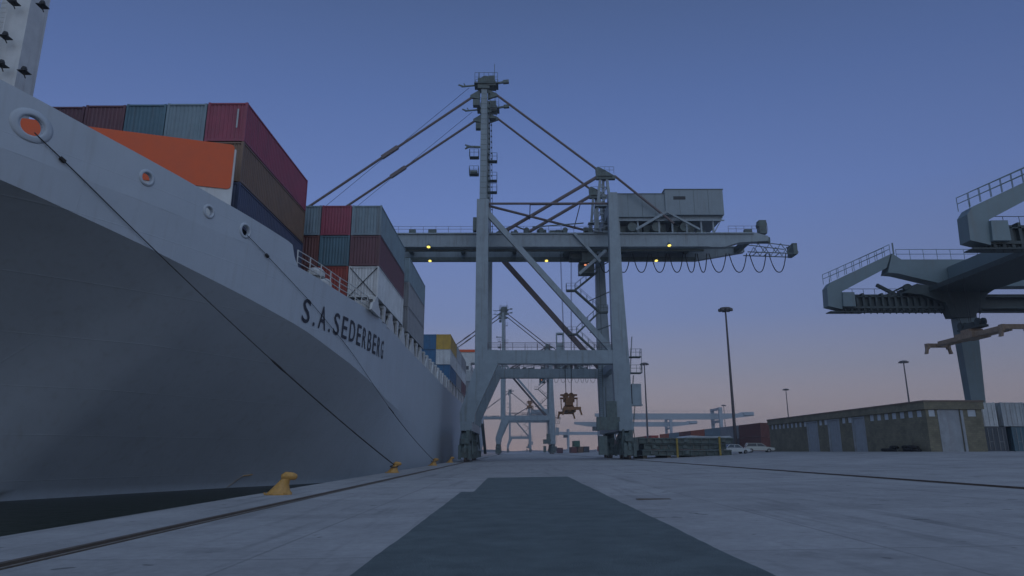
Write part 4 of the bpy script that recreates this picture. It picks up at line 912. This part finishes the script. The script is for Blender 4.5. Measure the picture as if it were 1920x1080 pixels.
doorsX = [(44.65, 46.85, bz, ztop-.0)]; winX = [(43.6, 44.3, wz0, wz1), (47.7, 48.6, wz0, wz1)]
holes_wall(wl, 'x', SY0+.001, (SX0+.301, SX1-.3), doorsX+winX, bz-.3, ztop, .3); wl.box(SX1-.3, SX1, SY0, SY1, bz-.3, ztop); wl.box(SX0+.3, SX1-.3, SY1-.3, SY1, bz-.3, ztop)
wl.build('wall', M['brick'], sh)
rf = MB(); rf.box(SX0-.18, SX1+.18, SY0-.18, SY1+.18, ztop+.004, bz+HT-.1); ro = rf.build('roof', M['brick'], sh)
rf = MB(); rf.box(SX0-.24, SX1+.24, SY0-.24, SY1+.24, bz+HT-.1, bz+HT+.08); rf.build('coping', M['fascia'], ro)
for (a, b, z0, z1) in winY: w_ = MB(); w_.box(SX0+.09, SX0+.14, a+.001, b-.001, z0, z1); w_.build('window', M['pane'], sh)
for (a, b, z0, z1) in winX: w_ = MB(); w_.box(a, b, SY0+.10, SY0+.14, z0, z1); w_.build('window', M['pane'], sh)
for (a, b, z0, z1) in doorsY:
    d = MB(); d.box(SX0+.12, SX0+.2, a, b, bz-.2, z1); do = d.build('door', M['pale'], sh); f = MB()
    f.box(SX0-.05, SX0+.12, a, a+.14, bz-.2, z1-.12); f.box(SX0-.05, SX0+.12, b-.14, b, bz-.2, z1-.12); f.box(SX0-.05, SX0+.12, a, b, z1-.12, z1-.002); f.build('door_frame', M['pale'], do)
    f = MB()
    for k in range(8): z = bz+.35+k*.48; f.box(SX0+.1, SX0+.118, a+.16, b-.16, z, z+.03)
    f.build('door_ribs', M['pale'], do)
d = MB(); a, b = 44.65, 46.85; d.box(a, b, SY0+.12, SY0+.2, bz-.2, ztop); do = d.build('door', M['pale'], sh)
f = MB(); f.box(b+.05, b+.3, SY0-.08, SY0, bz-.2, ztop-.1); f.box(a-.16, a-.02, SY0-.06, SY0, bz-.2, ztop-.1)
for k in range(9): z = bz+.3+k*.46; f.box(a+.03, b-.03, SY0+.1, SY0+.119, z, z+.03)
f.build('door_frame', M['pale'], do)
# tyre heaps by the shed wall
for i, (x, y, n_) in enumerate(((42.5, 73.6, 3), (42.5, 77.9, 2))):
    t = thing('tyre_pile', (x, y, gz(x)), ('taller' if i == 0 else 'lower')+' heap of old black tyres against the brick shed wall', 'tyres', 'tyre heaps')
    random.seed(i)
    for k in range(n_*2):
        tm = MB(); c0 = (x-.2+random.random()*.3, y-.9+.75*(k % 3)+random.random()*.2, gz(x)+.16+.29*(k//3)); tm.lathe([(.22, -.13), (.40, -.14), (.47, -.06), (.47, .06), (.40, .14), (.22, .13)], c0, (random.random()*.2, random.random()*.2, 1), 14, close=True); tm.build('tyre', M['rubber'], t, smooth=True)

# ================================================================== YARD CONTAINERS
gzv = 1.47
for (x, y, t, colr, lab) in ((51.7, 73.6, 0, 'charcoal', 'dark container at ground level just right of the brick shed'), (54.9, 73.8, 0, 'teal', 'teal container at ground level at the right edge beside the dark one'),
                             (51.2, 73.9, 1, 'white', 'white container stacked upon the dark one right of the brick shed'), (54.1, 73.7, 1, 'pale grey', 'pale grey container stacked at the right edge beside the white one'),
                             (58.0, 74, 0, 'grey', 'grey container at the right edge, lowest and farthest right'), (57.2, 74, 1, 'white', 'white container topmost at the far right edge')):
    put(protoB, x, y, gz(x)+.02+t*(CH+.02), colr, lab, 'containers right of the shed')
random.seed(21)
pal = ['rust red', 'rust red', 'grey-blue', 'teal', 'orange', 'maroon', 'rust red', 'grey', 'scarlet', 'blue', 'brown', 'pale grey', 'green', 'rust red', 'orange']
ordn = ['nearest', 'second', 'third', 'fourth', 'fifth', 'sixth', 'seventh', 'eighth', 'ninth', 'tenth', 'eleventh', 'twelfth', 'thirteenth', 'fourteenth', 'fifteenth', 'sixteenth', 'seventeenth', 'eighteenth', 'nineteenth', 'twentieth']
for i in range(20):
    y = 127+i*12.7
    for t in range(2):
        if i > 5 and t == 1 and i % 4 == 3: continue
        cc = pal[(i*2+t*7) % len(pal)] if i else 'rust red'
        if i == 1: cc = ('charcoal', 'grey')[t]
        if i == 2: cc = ('grey', 'grey-blue')[t]
        if i == 3: cc = 'orange'
        put(protoA, 46.9+.15*random.random(), y, gz(46)+.02+t*(CH+.02), cc, f'{cc} container, {"upper" if t else "lower"}, {ordn[i]} along the wall receding from the shed', 'container wall in the yard')
for i, (x, y, t, colr, lab) in enumerate(((26, 300, 0, 'rust red', 'far low rust red container seen under the portal, nearer of the small pile'), (29, 302, 0, 'brown', 'far brown container in the small pile under the portal'), (32, 305, 0, 'charcoal', 'far charcoal container at the landward end of the small pile'),
    (22, 330, 0, 'maroon', 'far maroon container behind the small pile under the portal'), (27.5, 301, 1, 'green', 'far green container on top of the small pile under the portal'))):
    put(protoA, x, y, gz(x)+.02+t*(CH+.02), colr, lab, 'far container pile')

# ================================================================== STACKED HATCH COVERS beside the crane foot
def hatch(x0, x1, y0, y1, z, lab, h=.8):
    e = thing('hatch_cover', ((x0+x1)/2, (y0+y1)/2, z), lab, 'hatch cover', 'stacked steel hatch covers')
    p = MB(); p.box(x0, x1, y0, y1, z+h-.14, z+h); p.box(x0+.02, x1-.02, y0+.25, y0+.35, z+.08, z+h-.141); p.box(x0, x1, y0+.1, y0+.36, z, z+.08)
    p.box(x0+.25, x0+.35, y0+.35, y1, z+.08, z+h-.141); p.box(x1-.35, x1-.25, y0+.35, y1, z+.08, z+h-.141); p.box(x0+.3, x1-.3, y1-.3, y1-.2, z, z+h-.141)
    p.build('panel', M['hatch'], e); r = MB(); n_ = int((x1-x0)/1.15)
    for i in range(n_+1): x = x0+.1+(x1-x0-.2)*i/n_; r.box(x-.05, x+.05, y0+.02, y0+.25, z+.08, z+h-.142)
    for i in range(3): x = x0+1.5+(x1-x0-3)*i/2; r.box(x-.3, x+.3, y0-.06, y0+.02, z+.2, z+h-.2)
    r.build('web_plates', M['hatch'], e); return e
HZ = gz(25)-.05
z_ = gz(19)+.1
for i, (a, b, yy, lab) in enumerate(((18.6, 31.6, 100, 'bottom steel hatch cover of the stack beside the crane foot'), (18.9, 31.0, 100.4, 'second steel hatch cover up in the stack beside the crane foot'), (18.2, 32.0, 100.1, 'top steel hatch cover of the stack beside the crane foot'))):
    hatch(a, b, yy, yy+9, gz(31.6)*0.55+.35+i*.86, lab)
bb = MB()
for x in (19, 22.5, 26, 30.5): bb.box(x-.3, x+.3, 100.3, 108.5, gz(x)-.02, gz(31.6)*.55+.345)
tag(bb.build('timber_dunnage', mat('weathered_timber', (.10, .08, .06), .9, var=.3)), 'timber blocks under the stack of steel hatch covers', 'timber')
tp = MB(); tp.prism([(25.2, 3.45), (26, 3.75), (29, 3.62), (31.8, 3.7), (32.2, 3.45)], 101, 108)
tag(tp.build('tarpaulin', M['tarp']), 'pale tarpaulin sheet lying on top of the hatch cover stack', 'tarpaulin')
for x, lab in ((23.6, 'faded yellow marker post left of the other in front of the hatch covers'), (29.8, 'faded yellow marker post near the right end of the hatch covers')):
    p = MB(); p.tube([(x, 99.6, gz(x)-.05), (x, 99.6, gz(x)+2.5)], .16, 8); p.lathe([(.16, 2.5), (.2, 2.52), (.2, 2.62), (.01, 2.7)], (x, 99.6, gz(x)), (0, 0, 1), 8); tag(p.build('marker_post', M['yel2']), lab, 'post', 'yellow posts')

# ================================================================== CARS
def car(x, y, rot, m, lab, estate=False):
    z = gz(x); e = thing('parked_car', (0, 0, 0), lab, 'car', 'parked cars')
    b = MB(); prof = [(-2.15, .32), (2.1, .32), (2.2, .5), (2.18, .72), (1.2, .86), (-1.55, .9), (-2.15, .82), (-2.22, .55)]
    b.prism(prof, -.82, .82); b.prism([(-2.0, .88), (1.0, .88), (.85, .93), (-1.9, .93)], -.8, .8)
    rp = [(-1.75, .93), (.95, .93), (.3, 1.38), (-1.15, 1.40)] if not estate else [(-2.0, .93), (.95, .93), (.35, 1.4), (-1.8, 1.42)]
    cb = MB(); cb.add([(px, sy*(.74 if pz < 1 else .6), pz) for sy in (-1, 1) for px, pz in rp], [(0, 1, 2, 3), (7, 6, 5, 4), (0, 4, 5, 1), (1, 5, 6, 2), (2, 6, 7, 3), (3, 7, 4, 0)])
    rt = MB(); rt.add([(px, sy*.63, pz) for sy in (-1, 1) for px, pz in ((rp[3][0]-.05, 1.4), (rp[2][0]+.05, 1.38), (rp[2][0], 1.44), (rp[3][0], 1.46))], [(0, 1, 2, 3), (7, 6, 5, 4), (0, 4, 5, 1), (1, 5, 6, 2), (2, 6, 7, 3), (3, 7, 4, 0)])
    for sy in (-1, 1):
        rt.bar((rp[1][0], sy*.73, .93), (rp[2][0], sy*.61, 1.4), .06); rt.bar((rp[0][0], sy*.73, .93), (rp[3][0], sy*.61, 1.4), .08); rt.bar((-.4, sy*.745, .93), (-.4, sy*.62, 1.4), .06)
    bo = b.build('body', m, e); cb.build('windows', M['glass'], e); rt.build('roof', m, e)
    for wx in (-1.35, 1.35):
        for sy in (-1, 1):
            w_ = MB(); w_.lathe([(.01, -.1), (.28, -.1), (.31, -.06), (.31, .06), (.28, .1), (.01, .1)], (wx, sy*.76, .31), (0, 1, 0), 16); wo = w_.build('wheel', M['rubber'], e)
            q = MB(); q.lathe([(.01, .11), (.17, .105), (.18, .08)], (wx, sy*.76, .31), (0, sy, 0), 12); q.build('hub', M['chrome'], wo)
    for sy in (-.6, .6): q = MB(); q.box(2.16, 2.22, sy-.15, sy+.15, .56, .7); q.build('headlight', M['pane'], e); q = MB(); q.box(-2.23, -2.17, sy-.15, sy+.15, .6, .75); q.build('tail_light', M['tail'], e)
    q = MB(); q.box(2.18, 2.28, -.8, .8, .36, .5); q.box(-2.3, -2.2, -.8, .8, .4, .54); q.build('bumper', M['chrome'], e)
    e.location = (x, y, z+.01); e.rotation_euler = (0, 0, rot); return e
car(34.3, 107, R(12), M['carw'], 'white parked car, left of the pair, end of the hatch cover stack')
car(38.6, 108.5, R(-8), M['carg'], 'cream parked car, right of the pair, next to the rust red container', True)

for pr_ in (protoA, protoB):                             # the two patterns the containers were copied from
    for p in list(pr_.children):
        for q in list(p.children): bpy.data.objects.remove(q)
        bpy.data.objects.remove(p)
    bpy.data.objects.remove(pr_)

# ================================================================== HAZE
hz = MB(); hz.box(-900, 900, -80, 1850, -7.5, 75); ho = hz.build('haze', bpy.data.materials.new('evening_haze')); tag(ho, kind='stuff')
hm_ = ho.data.materials[0]; hm_.use_nodes = True; nt = hm_.node_tree; nt.nodes.remove(nt.nodes['Principled BSDF'])
pv = nt.nodes.new('ShaderNodeVolumePrincipled'); pv.inputs['Color'].default_value = (.85, .88, .95, 1); pv.inputs['Density'].default_value = .00045; pv.inputs['Anisotropy'].default_value = .2
nt.links.new(pv.outputs[0], nt.nodes['Material Output'].inputs['Volume'])
